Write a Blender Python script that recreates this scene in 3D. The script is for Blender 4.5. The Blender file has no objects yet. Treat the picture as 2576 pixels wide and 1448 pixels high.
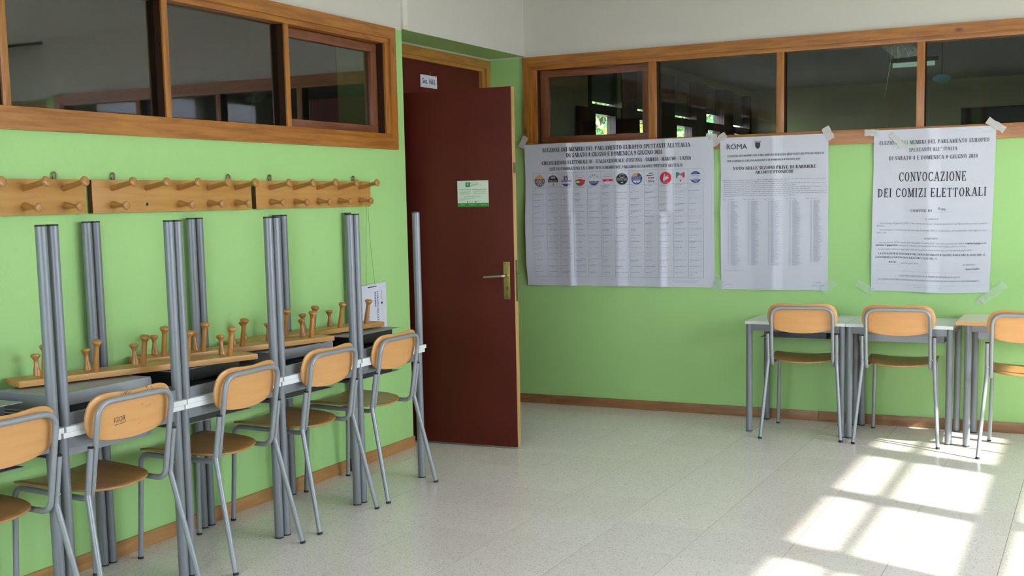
import bpy, bmesh, math, random
from mathutils import Vector, Matrix
R = math.radians
C = bpy.context.scene.collection
SC = bpy.context.scene
random.seed(7)

# ------------------------------------------------------------------ camera, sky, sun, exposure
cam = bpy.data.cameras.new('camera'); camo = bpy.data.objects.new('camera', cam); C.objects.link(camo)
F, PY = 2981.5, 827.93                      # focal length and principal row in pixels of the 2576 x 1448 frame
cam.sensor_fit = 'HORIZONTAL'; cam.sensor_width = 36.0
cam.lens = F / 2576 * 36.0
cam.shift_y = (PY - 724) / 2576
cam.clip_start = 0.05; cam.clip_end = 300
def camera_matrix(yaw, pitch, roll, loc):
    cy, sy, cp, sp = math.cos(yaw), math.sin(yaw), math.cos(pitch), math.sin(pitch)
    f = Vector((sy*cp, cy*cp, sp)); r = Vector((cy, -sy, 0)); u = r.cross(f)
    c, s = math.cos(roll), math.sin(roll)
    r2 = c*r + s*u; u2 = -s*r + c*u
    m = Matrix((r2, u2, -f)).transposed().to_4x4(); m.translation = loc
    return m
camo.matrix_world = camera_matrix(R(-26.58582), R(-6.23749), R(-1.19809), Vector((0, 0, 1.46)))
SC.camera = camo

world = bpy.data.worlds.new('sky'); SC.world = world; world.use_nodes = True
wn = world.node_tree.nodes; wn.clear()
wo = wn.new('ShaderNodeOutputWorld'); wb = wn.new('ShaderNodeBackground')
wb.inputs['Color'].default_value = (0.82, 0.87, 1.04, 1); wb.inputs["Strength"].default_value = 6.3
world.node_tree.links.new(wb.outputs[0], wo.inputs[0])

SUN_EL = R(32.5)
SUN_DIR = Vector((-0.94*math.cos(SUN_EL), 0.341*math.cos(SUN_EL), -math.sin(SUN_EL)))
sl = bpy.data.lights.new('sun', 'SUN'); sl.energy = 6.6; sl.angle = R(0.85); sl.color = (1.0, 0.94, 0.86)
so = bpy.data.objects.new('sun', sl); C.objects.link(so); so.location = (12, -4, 12)
so.rotation_euler = SUN_DIR.to_track_quat('-Z', 'Y').to_euler()

SC.view_settings.view_transform = 'Standard'; SC.view_settings.look = 'None'
SC.view_settings.exposure = 1.35; SC.view_settings.gamma = 1.0; SC.view_settings.use_curve_mapping = False
cy_ = SC.cycles
cy_.use_denoising = True
cy_.use_adaptive_sampling = True; cy_.adaptive_threshold = 0.10; cy_.adaptive_min_samples = 20
cy_.max_bounces = 7; cy_.diffuse_bounces = 4; cy_.glossy_bounces = 3; cy_.transmission_bounces = 6; cy_.transparent_max_bounces = 12
cy_.sample_clamp_indirect = 8.0; cy_.caustics_reflective = False; cy_.caustics_refractive = False

# ------------------------------------------------------------------ measurements of the room (camera stands at x = y = 0)
XL, YB, XR, YR, ZC = -3.679, 7.633, 2.80, -1.20, 2.945      # left, back, window and rear wall, ceiling
ZP = 2.444                                                  # height where green paint turns white
XN, YN = -3.955, 6.0                                        # depth and near edge of the door niche
WZ0, WZ1 = 1.79, 2.415                                      # opening of the high window bands

# ------------------------------------------------------------------ materials
MATS = {}
def nodes(m):
    m.use_nodes = True
    nt = m.node_tree; return nt, nt.nodes, nt.links, nt.nodes['Principled BSDF']
def plain(name, col, rough=0.5, spec=0.5, metal=0.0, bump=0.0, bscale=200.0, var=0.0, vscale=6.0, coat=0.0):
    if name in MATS: return MATS[name]
    m = bpy.data.materials.new(name); nt, N, L, b = nodes(m)
    b.inputs['Base Color'].default_value = (*col, 1); b.inputs['Roughness'].default_value = rough
    b.inputs['Specular IOR Level'].default_value = spec; b.inputs['Metallic'].default_value = metal
    b.inputs['Coat Weight'].default_value = coat; b.inputs['Coat Roughness'].default_value = 0.15
    tc = N.new('ShaderNodeTexCoord')
    if var > 0:
        n = N.new('ShaderNodeTexNoise'); n.inputs['Scale'].default_value = vscale; n.inputs['Detail'].default_value = 5
        L.new(tc.outputs['Object'], n.inputs['Vector'])
        mx = N.new('ShaderNodeMix'); mx.data_type = 'RGBA'
        mx.inputs[6].default_value = (*[c*(1-var) for c in col], 1); mx.inputs[7].default_value = (*[min(1, c*(1+var)) for c in col], 1)
        L.new(n.outputs['Fac'], mx.inputs[0]); L.new(mx.outputs[2], b.inputs['Base Color'])
    if bump > 0:
        n2 = N.new('ShaderNodeTexNoise'); n2.inputs['Scale'].default_value = bscale; n2.inputs['Detail'].default_value = 3
        L.new(tc.outputs['Object'], n2.inputs['Vector'])
        bp = N.new('ShaderNodeBump'); bp.inputs['Strength'].default_value = bump; bp.inputs['Distance'].default_value = 0.002
        L.new(n2.outputs['Fac'], bp.inputs['Height']); L.new(bp.outputs[0], b.inputs['Normal'])
    MATS[name] = m; return m

def wood(name, c1, c2, axis='X', scale=1.0, rough=0.4, knots=True, coat=0.2):
    """planed wood: streaks drawn out along one object axis, a few knots"""
    if name in MATS: return MATS[name]
    m = bpy.data.materials.new(name); nt, N, L, b = nodes(m)
    tc = N.new('ShaderNodeTexCoord'); mp = N.new('ShaderNodeMapping')
    s = {'X': (1.2, 14, 14), 'Y': (14, 1.2, 14), 'Z': (14, 14, 1.2)}[axis]
    mp.inputs['Scale'].default_value = [v*scale for v in s]
    L.new(tc.outputs['Object'], mp.inputs['Vector'])
    n = N.new('ShaderNodeTexNoise'); n.inputs['Scale'].default_value = 3.0; n.inputs['Detail'].default_value = 7; n.inputs['Distortion'].default_value = 0.6
    L.new(mp.outputs[0], n.inputs['Vector'])
    r = N.new('ShaderNodeValToRGB'); r.color_ramp.elements[0].position = 0.36; r.color_ramp.elements[1].position = 0.66
    r.color_ramp.elements[0].color = (*c2, 1); r.color_ramp.elements[1].color = (*c1, 1)
    L.new(n.outputs['Fac'], r.inputs[0])
    out = r.outputs[0]
    if knots:
        v = N.new('ShaderNodeTexVoronoi'); v.inputs['Scale'].default_value = 2.3
        mk = N.new('ShaderNodeMapping'); mk.inputs['Scale'].default_value = [1.0 if a == axis else 2.2 for a in 'XYZ']
        L.new(tc.outputs['Object'], mk.inputs['Vector']); L.new(mk.outputs[0], v.inputs['Vector'])
        kr = N.new('ShaderNodeValToRGB'); kr.color_ramp.elements[0].position = 0.03; kr.color_ramp.elements[1].position = 0.075
        kr.color_ramp.elements[0].color = (0.35, 0.3, 0.3, 1); kr.color_ramp.elements[1].color = (1, 1, 1, 1)
        L.new(v.outputs['Distance'], kr.inputs[0])
        mx = N.new('ShaderNodeMix'); mx.data_type = 'RGBA'; mx.blend_type = 'MULTIPLY'; mx.inputs[0].default_value = 1
        L.new(out, mx.inputs[6]); L.new(kr.outputs[0], mx.inputs[7]); out = mx.outputs[2]
    L.new(out, b.inputs['Base Color'])
    b.inputs['Roughness'].default_value = rough; b.inputs['Coat Weight'].default_value = coat; b.inputs['Coat Roughness'].default_value = 0.25
    bp = N.new('ShaderNodeBump'); bp.inputs['Strength'].default_value = 0.12; bp.inputs['Distance'].default_value = 0.002
    L.new(n.outputs['Fac'], bp.inputs['Height']); L.new(bp.outputs[0], b.inputs['Normal'])
    MATS[name] = m; return m

def wall_paint():
    m = bpy.data.materials.new('green_and_white_paint'); nt, N, L, b = nodes(m)
    g = N.new('ShaderNodeNewGeometry'); sp = N.new('ShaderNodeSeparateXYZ'); L.new(g.outputs['Position'], sp.inputs[0])
    nz = N.new('ShaderNodeTexNoise'); nz.inputs['Scale'].default_value = 9; nz.inputs['Detail'].default_value = 3
    L.new(g.outputs['Position'], nz.inputs['Vector'])
    ma = N.new('ShaderNodeMath'); ma.operation = 'MULTIPLY_ADD'; ma.inputs[1].default_value = 0.008; L.new(nz.outputs['Fac'], ma.inputs[0])
    L.new(sp.outputs['Z'], ma.inputs[2])
    gt = N.new('ShaderNodeMath'); gt.operation = 'GREATER_THAN'; gt.inputs[1].default_value = ZP + 0.004; L.new(ma.outputs[0], gt.inputs[0])
    ns = N.new('ShaderNodeSeparateXYZ'); L.new(g.outputs['Normal'], ns.inputs[0])
    dn = N.new('ShaderNodeMath'); dn.operation = 'GREATER_THAN'; dn.inputs[1].default_value = -0.5; L.new(ns.outputs['Z'], dn.inputs[0])
    gw = N.new('ShaderNodeMath'); gw.operation = 'MULTIPLY'; L.new(gt.outputs[0], gw.inputs[0]); L.new(dn.outputs[0], gw.inputs[1])      # the underside of the lintel stays green
    n2 = N.new('ShaderNodeTexNoise'); n2.inputs['Scale'].default_value = 1.6; n2.inputs['Detail'].default_value = 6; L.new(g.outputs['Position'], n2.inputs['Vector'])
    gm = N.new('ShaderNodeMix'); gm.data_type = 'RGBA'
    gm.inputs[6].default_value = (0.345, 0.590, 0.205, 1); gm.inputs[7].default_value = (0.385, 0.640, 0.235, 1)
    L.new(n2.outputs['Fac'], gm.inputs[0])
    # scuffs from shoes and chairs low on the wall
    n3 = N.new('ShaderNodeTexNoise'); n3.inputs['Scale'].default_value = 3.4; n3.inputs['Detail'].default_value = 9; n3.inputs['Roughness'].default_value = 0.75
    L.new(g.outputs['Position'], n3.inputs['Vector'])
    sr = N.new('ShaderNodeValToRGB'); sr.color_ramp.elements[0].position = 0.60; sr.color_ramp.elements[1].position = 0.74
    sr.color_ramp.elements[0].color = (1, 1, 1, 1); sr.color_ramp.elements[1].color = (0.80, 0.80, 0.78, 1); L.new(n3.outputs['Fac'], sr.inputs[0])
    mu = N.new('ShaderNodeMix'); mu.data_type = 'RGBA'; mu.blend_type = 'MULTIPLY'; mu.inputs[0].default_value = 0.5
    L.new(gm.outputs[2], mu.inputs[6]); L.new(sr.outputs[0], mu.inputs[7])
    fm = N.new('ShaderNodeMix'); fm.data_type = 'RGBA'; L.new(gw.outputs[0], fm.inputs[0])
    L.new(mu.outputs[2], fm.inputs[6]); fm.inputs[7].default_value = (0.62, 0.60, 0.53, 1)
    L.new(fm.outputs[2], b.inputs['Base Color']); b.inputs['Roughness'].default_value = 0.55; b.inputs['Specular IOR Level'].default_value = 0.35
    n4 = N.new('ShaderNodeTexNoise'); n4.inputs['Scale'].default_value = 130; n4.inputs['Detail'].default_value = 4; L.new(g.outputs['Position'], n4.inputs['Vector'])
    bp = N.new('ShaderNodeBump'); bp.inputs['Strength'].default_value = 0.25; bp.inputs['Distance'].default_value = 0.0022
    L.new(n4.outputs['Fac'], bp.inputs['Height']); L.new(bp.outputs[0], b.inputs['Normal'])
    return m

def terrazzo():
    m = bpy.data.materials.new('terrazzo'); nt, N, L, b = nodes(m)
    g = N.new('ShaderNodeNewGeometry'); oi = N.new('ShaderNodeObjectInfo')
    v = N.new('ShaderNodeTexVoronoi'); v.inputs['Scale'].default_value = 190; L.new(g.outputs['Position'], v.inputs['Vector'])
    sx = N.new('ShaderNodeSeparateColor'); L.new(v.outputs['Color'], sx.inputs[0])
    r = N.new('ShaderNodeValToRGB'); e = r.color_ramp.elements
    e[0].position = 0.0; e[0].color = (0.46, 0.42, 0.37, 1); e[1].position = 0.05; e[1].color = (0.64, 0.60, 0.55, 1)
    for p, c in ((0.09, (0.76, 0.70, 0.645, 1)), (0.75, (0.80, 0.738, 0.682, 1)), (0.95, (0.87, 0.81, 0.77, 1))):
        k = e.new(p); k.color = c
    L.new(sx.outputs[0], r.inputs[0])
    n = N.new('ShaderNodeTexNoise'); n.inputs['Scale'].default_value = 0.9; n.inputs['Detail'].default_value = 1; L.new(g.outputs['Position'], n.inputs['Vector'])
    dr = N.new('ShaderNodeValToRGB'); dr.color_ramp.elements[0].position = 0.3; dr.color_ramp.elements[1].position = 0.7
    dr.color_ramp.elements[0].color = (0.965, 0.96, 0.955, 1); dr.color_ramp.elements[1].color = (1, 1, 1, 1); L.new(n.outputs['Fac'], dr.inputs[0])
    mu = N.new('ShaderNodeMix'); mu.data_type = 'RGBA'; mu.blend_type = 'MULTIPLY'; mu.inputs[0].default_value = 1
    L.new(r.outputs[0], mu.inputs[6]); L.new(dr.outputs[0], mu.inputs[7])
    tr = N.new('ShaderNodeMapRange'); tr.inputs[3].default_value = 0.955; tr.inputs[4].default_value = 1.02; L.new(oi.outputs['Random'], tr.inputs[0])
    vm = N.new('ShaderNodeVectorMath'); vm.operation = 'SCALE'; L.new(mu.outputs[2], vm.inputs[0]); L.new(tr.outputs[0], vm.inputs[3])
    L.new(vm.outputs[0], b.inputs['Base Color'])
    rn = N.new('ShaderNodeMapRange'); rn.inputs[3].default_value = 0.19; rn.inputs[4].default_value = 0.27; L.new(n.outputs['Fac'], rn.inputs[0]); L.new(rn.outputs[0], b.inputs['Roughness'])
    b.inputs['Specular IOR Level'].default_value = 0.5
    return m

def glass(name, tint=(0.93, 0.97, 0.95), refl=1.0):
    """single pane: clear with the mirror image that plate glass gives"""
    m = bpy.data.materials.new(name); m.use_nodes = True; nt = m.node_tree; N = nt.nodes; L = nt.links; N.clear()
    o = N.new('ShaderNodeOutputMaterial'); mix = N.new('ShaderNodeMixShader'); t = N.new('ShaderNodeBsdfTransparent'); gl = N.new('ShaderNodeBsdfGlossy')
    f = N.new('ShaderNodeFresnel'); f.inputs['IOR'].default_value = 1.55
    n = N.new('ShaderNodeTexNoise'); n.inputs['Scale'].default_value = 5; n.inputs['Detail'].default_value = 4
    tc = N.new('ShaderNodeTexCoord'); L.new(tc.outputs['Object'], n.inputs['Vector'])
    mr = N.new('ShaderNodeMapRange'); mr.inputs[3].default_value = 0.01; mr.inputs[4].default_value = 0.035; L.new(n.outputs['Fac'], mr.inputs[0]); L.new(mr.outputs[0], gl.inputs['Roughness'])
    mm0 = N.new('ShaderNodeMath'); mm0.operation = 'MULTIPLY'; mm0.inputs[1].default_value = refl; mm0.use_clamp = True; L.new(f.outputs[0], mm0.inputs[0])
    ge = N.new('ShaderNodeNewGeometry'); iv = N.new('ShaderNodeMath'); iv.operation = 'SUBTRACT'; iv.inputs[0].default_value = 1.0; L.new(ge.outputs['Backfacing'], iv.inputs[1])
    mm = N.new('ShaderNodeMath'); mm.operation = 'MULTIPLY'; L.new(mm0.outputs[0], mm.inputs[0]); L.new(iv.outputs[0], mm.inputs[1])   # light leaving the pane passes
    t.inputs['Color'].default_value = (*tint, 1)
    L.new(mm.outputs[0], mix.inputs[0]); L.new(t.outputs[0], mix.inputs[1]); L.new(gl.outputs[0], mix.inputs[2]); L.new(mix.outputs[0], o.inputs[0])
    MATS[name] = m; return m

def film(name, col, clear):
    m = bpy.data.materials.new(name); nt, N, L, b = nodes(m)
    b.inputs['Base Color'].default_value = (*col, 1); b.inputs['Roughness'].default_value = 0.35
    t = N.new('ShaderNodeBsdfTransparent'); mix = N.new('ShaderNodeMixShader'); o = N['Material Output']
    n = N.new('ShaderNodeTexNoise'); n.inputs['Scale'].default_value = 40; tc = N.new('ShaderNodeTexCoord'); L.new(tc.outputs['Object'], n.inputs['Vector'])
    mr = N.new('ShaderNodeMapRange'); mr.inputs[3].default_value = clear-0.15; mr.inputs[4].default_value = clear+0.15; L.new(n.outputs['Fac'], mr.inputs[0])
    L.new(mr.outputs[0], mix.inputs[0]); L.new(b.outputs[0], mix.inputs[1]); L.new(t.outputs[0], mix.inputs[2]); L.new(mix.outputs[0], o.inputs['Surface'])
    MATS[name] = m; return m

def glow(name, col, strength):
    m = bpy.data.materials.new(name); nt, N, L, b = nodes(m)
    b.inputs['Base Color'].default_value = (*col, 1); b.inputs['Emission Color'].default_value = (*col, 1); b.inputs['Emission Strength'].default_value = strength
    MATS[name] = m; return m

M_WALL = wall_paint(); M_TERR = terrazzo()
M_CEIL = plain('ceiling_paint', (0.74, 0.74, 0.72), 0.7, 0.3, bump=0.1)
M_JOINT = plain('joint_grout', (0.36, 0.33, 0.29), 0.9, 0.1)
FR1, FR2 = (0.44, 0.175, 0.026), (0.29, 0.098, 0.013)
M_FRX = wood('frame_wood_x', FR1, FR2, 'X', coat=0.35); M_FRY = wood('frame_wood_y', FR1, FR2, 'Y', coat=0.35); M_FRZ = wood('frame_wood_z', FR1, FR2, 'Z', coat=0.35)
SA1, SA2 = (0.24, 0.085, 0.035), (0.16, 0.05, 0.02)
M_SAX = wood('sash_wood_x', SA1, SA2, 'X'); M_SAY = wood('sash_wood_y', SA1, SA2, 'Y'); M_SAZ = wood('sash_wood_z', SA1, SA2, 'Z')
M_REB = plain('shaded_rebate', (0.035, 0.014, 0.006), 0.6, 0.2)  # shade on mullion and jamb sides, put into the colour
M_BBX = wood('baseboard_wood_x', (0.33, 0.165, 0.06), (0.23, 0.10, 0.035), 'X'); M_BBY = wood('baseboard_wood_y', (0.46, 0.24, 0.085), (0.36, 0.17, 0.052), 'Y')
M_GLASS = glass('plate_glass', (0.86, 0.91, 0.88), 1.3); M_GLASSL = glass('corridor_glass', (0.80, 0.84, 0.82), 3.2); M_CLEAR = glass('window_glass', (0.95, 0.97, 0.97), 1.0)
M_DOOR = plain('door_maroon', (0.088, 0.0115, 0.0065), 0.45, 0.22, bump=0.06, bscale=300, var=0.25, vscale=3)
M_DEDGE = wood('door_edge_wood', (0.52, 0.30, 0.11), (0.42, 0.23, 0.08), 'Z', knots=False)
M_DFZ = wood('door_frame_wood_z', (0.46, 0.215, 0.04), (0.33, 0.14, 0.025), 'Z'); M_DFY = wood('door_frame_wood_y', (0.46, 0.215, 0.04), (0.33, 0.14, 0.025), 'Y')
M_BRASS = plain('brass', (0.50, 0.37, 0.13), 0.32, 0.5, 1.0, var=0.2, vscale=40)
M_DBRASS = plain('dark_brass', (0.22, 0.17, 0.09), 0.4, 0.5, 1.0)
M_STEEL = plain('lever_steel', (0.55, 0.52, 0.44), 0.25, 0.5, 1.0)
M_TUBE = plain('grey_painted_steel', (0.205, 0.217, 0.235), 0.38, 0.5, 0.15, bump=0.04, bscale=400, var=0.06, vscale=20)
M_CTUBE = plain('chair_grey_steel', (0.285, 0.303, 0.315), 0.34, 0.5, 0.2, bump=0.05, bscale=300, var=0.07, vscale=30)
M_SHEET = plain('grey_sheet_metal', (0.30, 0.31, 0.325), 0.42, 0.5, 0.2, var=0.06, vscale=12)
M_BLACK = plain('black_tray', (0.022, 0.026, 0.025), 0.40, 0.5, var=0.2, vscale=20)
M_CAP = plain('black_rubber', (0.012, 0.012, 0.012), 0.6)
M_WHITE = plain('white_laminate', (0.72, 0.74, 0.74), 0.28, 0.5, var=0.03, vscale=3)
M_CREAM = plain('cream_laminate', (0.74, 0.69, 0.52), 0.35, 0.5, var=0.03, vscale=3)
M_PLY = wood('beech_ply', (0.68, 0.345, 0.118), (0.62, 0.305, 0.10), 'X', scale=0.8, rough=0.38, knots=False, coat=0.25)
M_SEAT = wood('beech_seat', (0.46, 0.235, 0.075), (0.39, 0.19, 0.06), 'Y', scale=0.8, rough=0.36, knots=False, coat=0.3)
M_BOARD = wood('rack_board_wood', (0.53, 0.265, 0.060), (0.45, 0.21, 0.045), 'X', scale=0.9, rough=0.42, knots=False)
M_ENDSHADE = plain('end_shade', (0.10, 0.045, 0.015), 0.7, 0.2)  # dark brown paints the shade on the rack boards' end faces
M_PEG = wood('rack_peg_wood', (0.47, 0.225, 0.06), (0.38, 0.165, 0.04), 'Z', scale=2.0, rough=0.38, knots=False, coat=0.3)
M_PAPER = plain('paper', (0.60, 0.605, 0.665), 0.75, 0.2, bump=0.08, bscale=25)
M_INK = plain('black_ink', (0.035, 0.033, 0.04), 0.7, 0.2)
M_GREY = plain('grey_ink', (0.29, 0.29, 0.33), 0.8, 0.2)
M_LINE = plain('faint_ink', (0.44, 0.44, 0.49), 0.8, 0.2)
M_TAPE = film('paper_tape', (0.70, 0.68, 0.64), 0.42)
M_CLTAPE = film('clear_tape', (0.70, 0.80, 0.66), 0.80)
M_PLASTIC = plain('white_plastic', (0.72, 0.69, 0.63), 0.45)
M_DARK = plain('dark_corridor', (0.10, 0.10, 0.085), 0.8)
M_STRING = plain('string', (0.16, 0.20, 0.10), 0.8)
def ink(name, c): return plain('print_'+name, c, 0.7, 0.2)

# ------------------------------------------------------------------ mesh helpers
def link(o, parent=None):
    C.objects.link(o)
    if parent is not None: o.parent = parent
    return o
def obj(name, bm, mat, parent=None, smooth=False, angle=None):
    me = bpy.data.meshes.new(name)
    bmesh.ops.recalc_face_normals(bm, faces=bm.faces[:])
    bm.to_mesh(me); bm.free()
    me.materials.append(mat)
    if smooth:
        for p in me.polygons: p.use_smooth = True
        if angle is not None: me.set_sharp_from_angle(angle=R(angle))
    return link(bpy.data.objects.new(name, me), parent)
def raw(name, vs, fs, mat, parent=None):
    me = bpy.data.meshes.new(name); me.from_pydata(vs, [], fs); me.materials.append(mat)
    return link(bpy.data.objects.new(name, me), parent)
def thing(name, label, cat, loc=(0, 0, 0), rot=(0, 0, 0), group=None):
    o = bpy.data.objects.new(name, None); o.empty_display_size = 0.1; C.objects.link(o)
    o.location = loc; o.rotation_euler = rot
    tag(o, label, cat, group); return o
def tag(o, label=None, cat=None, group=None, kind=None):
    if label: o['label'] = label
    if cat: o['category'] = cat
    if group: o['group'] = group
    if kind: o['kind'] = kind
    return o
def empty_structure(name, loc=(0, 0, 0), rot=(0, 0, 0)):
    o = bpy.data.objects.new(name, None); o.empty_display_size = 0.1; C.objects.link(o); o.location = loc; o.rotation_euler = rot
    o['kind'] = 'structure'; return o
def box(bm, x0, x1, y0, y1, z0, z1, bev=0.0):
    v = [bm.verts.new(p) for p in ((x0,y0,z0),(x1,y0,z0),(x1,y1,z0),(x0,y1,z0),(x0,y0,z1),(x1,y0,z1),(x1,y1,z1),(x0,y1,z1))]
    fs = [bm.faces.new([v[i] for i in q]) for q in ((3,2,1,0),(4,5,6,7),(0,1,5,4),(1,2,6,5),(2,3,7,6),(3,0,4,7))]
    if bev > 0:
        es = set(e for f in fs for e in f.edges)
        bmesh.ops.bevel(bm, geom=list(es), offset=bev, segments=2, profile=0.7, affect='EDGES', clamp_overlap=True)
    return v
def boxobj(name, x0, x1, y0, y1, z0, z1, mat, parent=None, bev=0.0):
    bm = bmesh.new(); box(bm, x0, x1, y0, y1, z0, z1, bev); return obj(name, bm, mat, parent, smooth=bev > 0, angle=50)
def prism(bm, pts, axis, a, b):
    """polygon pts (2d) pushed from a to b along axis"""
    def P(p, t): return {'x': (t, p[0], p[1]), 'y': (p[0], t, p[1]), 'z': (p[0], p[1], t)}[axis]
    va = [bm.verts.new(P(p, a)) for p in pts]; vb = [bm.verts.new(P(p, b)) for p in pts]
    n = len(pts); bm.faces.new(va); bm.faces.new(vb[::-1])
    for i in range(n): bm.faces.new((va[i], vb[i], vb[(i+1) % n], va[(i+1) % n]))
def fillet(pts, rad, n=6):
    """polyline with its inner corners rounded"""
    pts = [Vector(p) for p in pts]; out = [pts[0]]
    for i in range(1, len(pts)-1):
        r = rad[i] if isinstance(rad, dict) and i in rad else (0 if isinstance(rad, dict) else rad)
        p, a, b = pts[i], pts[i-1], pts[i+1]
        if r <= 0: out.append(p); continue
        da, db = (a-p).normalized(), (b-p).normalized()
        ang = da.angle(db); t = min(r/math.tan(ang/2), (a-p).length*0.49, (b-p).length*0.49)
        q0, q1 = p+da*t, p+db*t
        for k in range(n+1):
            u = k/n; out.append((1-u)**2*q0 + 2*u*(1-u)*p + u*u*q1)
    out.append(pts[-1]); return out
def tube(bm, pts, r, seg=12, cap=True):
    pts = [Vector(p) for p in pts]; n = len(pts); rings = []
    d = (pts[1]-pts[0]).normalized(); up = Vector((0, 0, 1)) if abs(d.z) < 0.9 else Vector((1, 0, 0))
    nx = d.cross(up).normalized()
    for i, p in enumerate(pts):
        t = (pts[min(i+1, n-1)]-pts[max(i-1, 0)]).normalized()
        nx = (nx - t*nx.dot(t)).normalized(); ny = t.cross(nx)
        rr = r[i] if isinstance(r, (list, tuple)) else r
        rings.append([bm.verts.new(p + nx*(rr*math.cos(2*math.pi*k/seg)) + ny*(rr*math.sin(2*math.pi*k/seg))) for k in range(seg)])
    for a, b in zip(rings, rings[1:]):
        for k in range(seg): bm.faces.new((a[k], a[(k+1) % seg], b[(k+1) % seg], b[k]))
    if cap: bm.faces.new(rings[0][::-1]); bm.faces.new(rings[-1])
def tubeobj(name, pts, r, mat, parent=None, seg=12):
    bm = bmesh.new(); tube(bm, pts, r, seg); return obj(name, bm, mat, parent, smooth=True, angle=60)
def lathe_mesh(name, prof, seg, mat):
    bm = bmesh.new(); rings = []
    for r, z in prof: rings.append([bm.verts.new((r*math.cos(2*math.pi*k/seg), r*math.sin(2*math.pi*k/seg), z)) for k in range(seg)])
    for a, b in zip(rings, rings[1:]):
        for k in range(seg): bm.faces.new((a[k], a[(k+1) % seg], b[(k+1) % seg], b[k]))
    bm.faces.new(rings[0][::-1]); bm.faces.new(rings[-1]); bmesh.ops.recalc_face_normals(bm, faces=bm.faces[:])
    me = bpy.data.meshes.new(name); bm.to_mesh(me); bm.free(); me.materials.append(mat)
    for p in me.polygons: p.use_smooth = True
    me.set_sharp_from_angle(angle=R(50)); return me
def inst(name, me, parent, mat4):
    o = bpy.data.objects.new(name, me); link(o, parent); o.matrix_local = mat4; return o
def copy_tree(o, parent=None):
    c = o.copy(); C.objects.link(c)
    if parent is not None: c.parent = parent
    for ch in list(o.children): copy_tree(ch, c)
    return c

# ------------------------------------------------------------------ the shell of the room
# floor: slab with laid tiles, 0.40 m wide, on the grid read from the photograph
slab = boxobj('floor', XN-0.1, XR+0.2, YR-0.2, YB+0.3, -0.15, -0.0006, M_JOINT); slab['kind'] = 'structure'
TX, TY, X0, Y0 = 0.40, 0.4065, -1.527, 5.728
tile_cache = {}
def tile(x0, x1, y0, y1):
    w, d = round(x1-x0, 4), round(y1-y0, 4)
    if (w, d) not in tile_cache:
        g = 0.0013; bm = bmesh.new(); a, b = w/2-g, d/2-g; c = 0.0008
        lo = [bm.verts.new(p) for p in ((-a,-b,-0.0006),(a,-b,-0.0006),(a,b,-0.0006),(-a,b,-0.0006))]
        mi = [bm.verts.new(p) for p in ((-a,-b,-0.0003),(a,-b,-0.0003),(a,b,-0.0003),(-a,b,-0.0003))]
        hi = [bm.verts.new(p) for p in ((-a+c,-b+c,0),(a-c,-b+c,0),(a-c,b-c,0),(-a+c,b-c,0))]
        for p, q in ((lo, mi), (mi, hi)):
            for k in range(4): bm.faces.new((p[k], p[(k+1) % 4], q[(k+1) % 4], q[k]))
        bm.faces.new(hi)
        me = bpy.data.meshes.new('tile'); bmesh.ops.recalc_face_normals(bm, faces=bm.faces[:]); bm.to_mesh(me); bm.free(); me.materials.append(M_TERR); tile_cache[(w, d)] = me
    o = bpy.data.objects.new('tile', tile_cache[(w, d)]); link(o, slab); o.location = ((x0+x1)/2, (y0+y1)/2, 0)
xs = [X0+TX*k for k in range(-6, 9)]; ys = [Y0+TY*k for k in range(-18, 6)]
def spans(js, lo, hi):
    js = [lo] + [j for j in js if lo+0.02 < j < hi-0.02] + [hi]; return list(zip(js, js[1:]))
YF = ys[9]                                      # tiles in reach of the camera; the rest of the floor lies behind it
XT = X0+TX*7
for a, b in spans(xs, XL, XT):
    for c, d in spans(ys, YF, YB): tile(a, b, c, d)
for c, d in spans(ys, YN, YB): tile(XN, XL, c, d)
boxobj('floor_behind', XL, XR, YR, YF-0.0015, -0.0006, 0.0, M_TERR, slab); boxobj('floor_window_side', XT+0.0015, XR, YF, YB+0.27, -0.0006, 0.0, M_TERR, slab)

def wallobj(name, boxes, mat=None):
    bm = bmesh.new()
    for b in boxes: box(bm, *b)
    o = obj(name, bm, mat or M_WALL); o['kind'] = 'structure'; return o
WY0, WY1 = 0.66, 5.85        # window opening along the left wall
DY0, DY1, DZ1 = 6.075, 7.545, 2.405
wallobj('wall_left', [(XN, XL, YR, YN, -0.1, WZ0), (XN, XL, YR, YN, WZ1, ZC), (XN, XL, YR, WY0, WZ0, WZ1), (XN, XL, WY1, YN, WZ0, WZ1),
                      (XN, XL, YN, YB, 2.455, ZC),
                      (XN-0.10, XN, WY1+0.03, DY0, -0.1, ZC), (XN-0.10, XN, DY1, YB+0.15, -0.1, ZC), (XN-0.10, XN, DY0, DY1, DZ1, ZC)])
WX0, WX1 = -3.63, 0.73
XS = 0.89                    # where the back wall steps back beside the second door
wallobj('wall_back', [(XN, XS, YB, YB+0.15, -0.1, WZ0), (XN, XS, YB, YB+0.15, WZ1, ZC), (XN, WX0, YB, YB+0.15, WZ0, WZ1), (WX1, XS, YB, YB+0.15, WZ0, WZ1),
                      (XS-0.15, XR+0.2, YB+0.27, YB+0.4, 2.455, ZC), (XS-0.15, XS+0.03, YB+0.15, YB+0.4, -0.1, ZC), (XS+0.03, XR+0.2, YB+0.33, YB+0.4, -0.1, 2.455)])
boxobj('ceiling', XN-0.1, XR+0.2, YR-0.2, YB+0.6, ZC, ZC+0.2, M_CEIL)['kind'] = 'structure'

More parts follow.
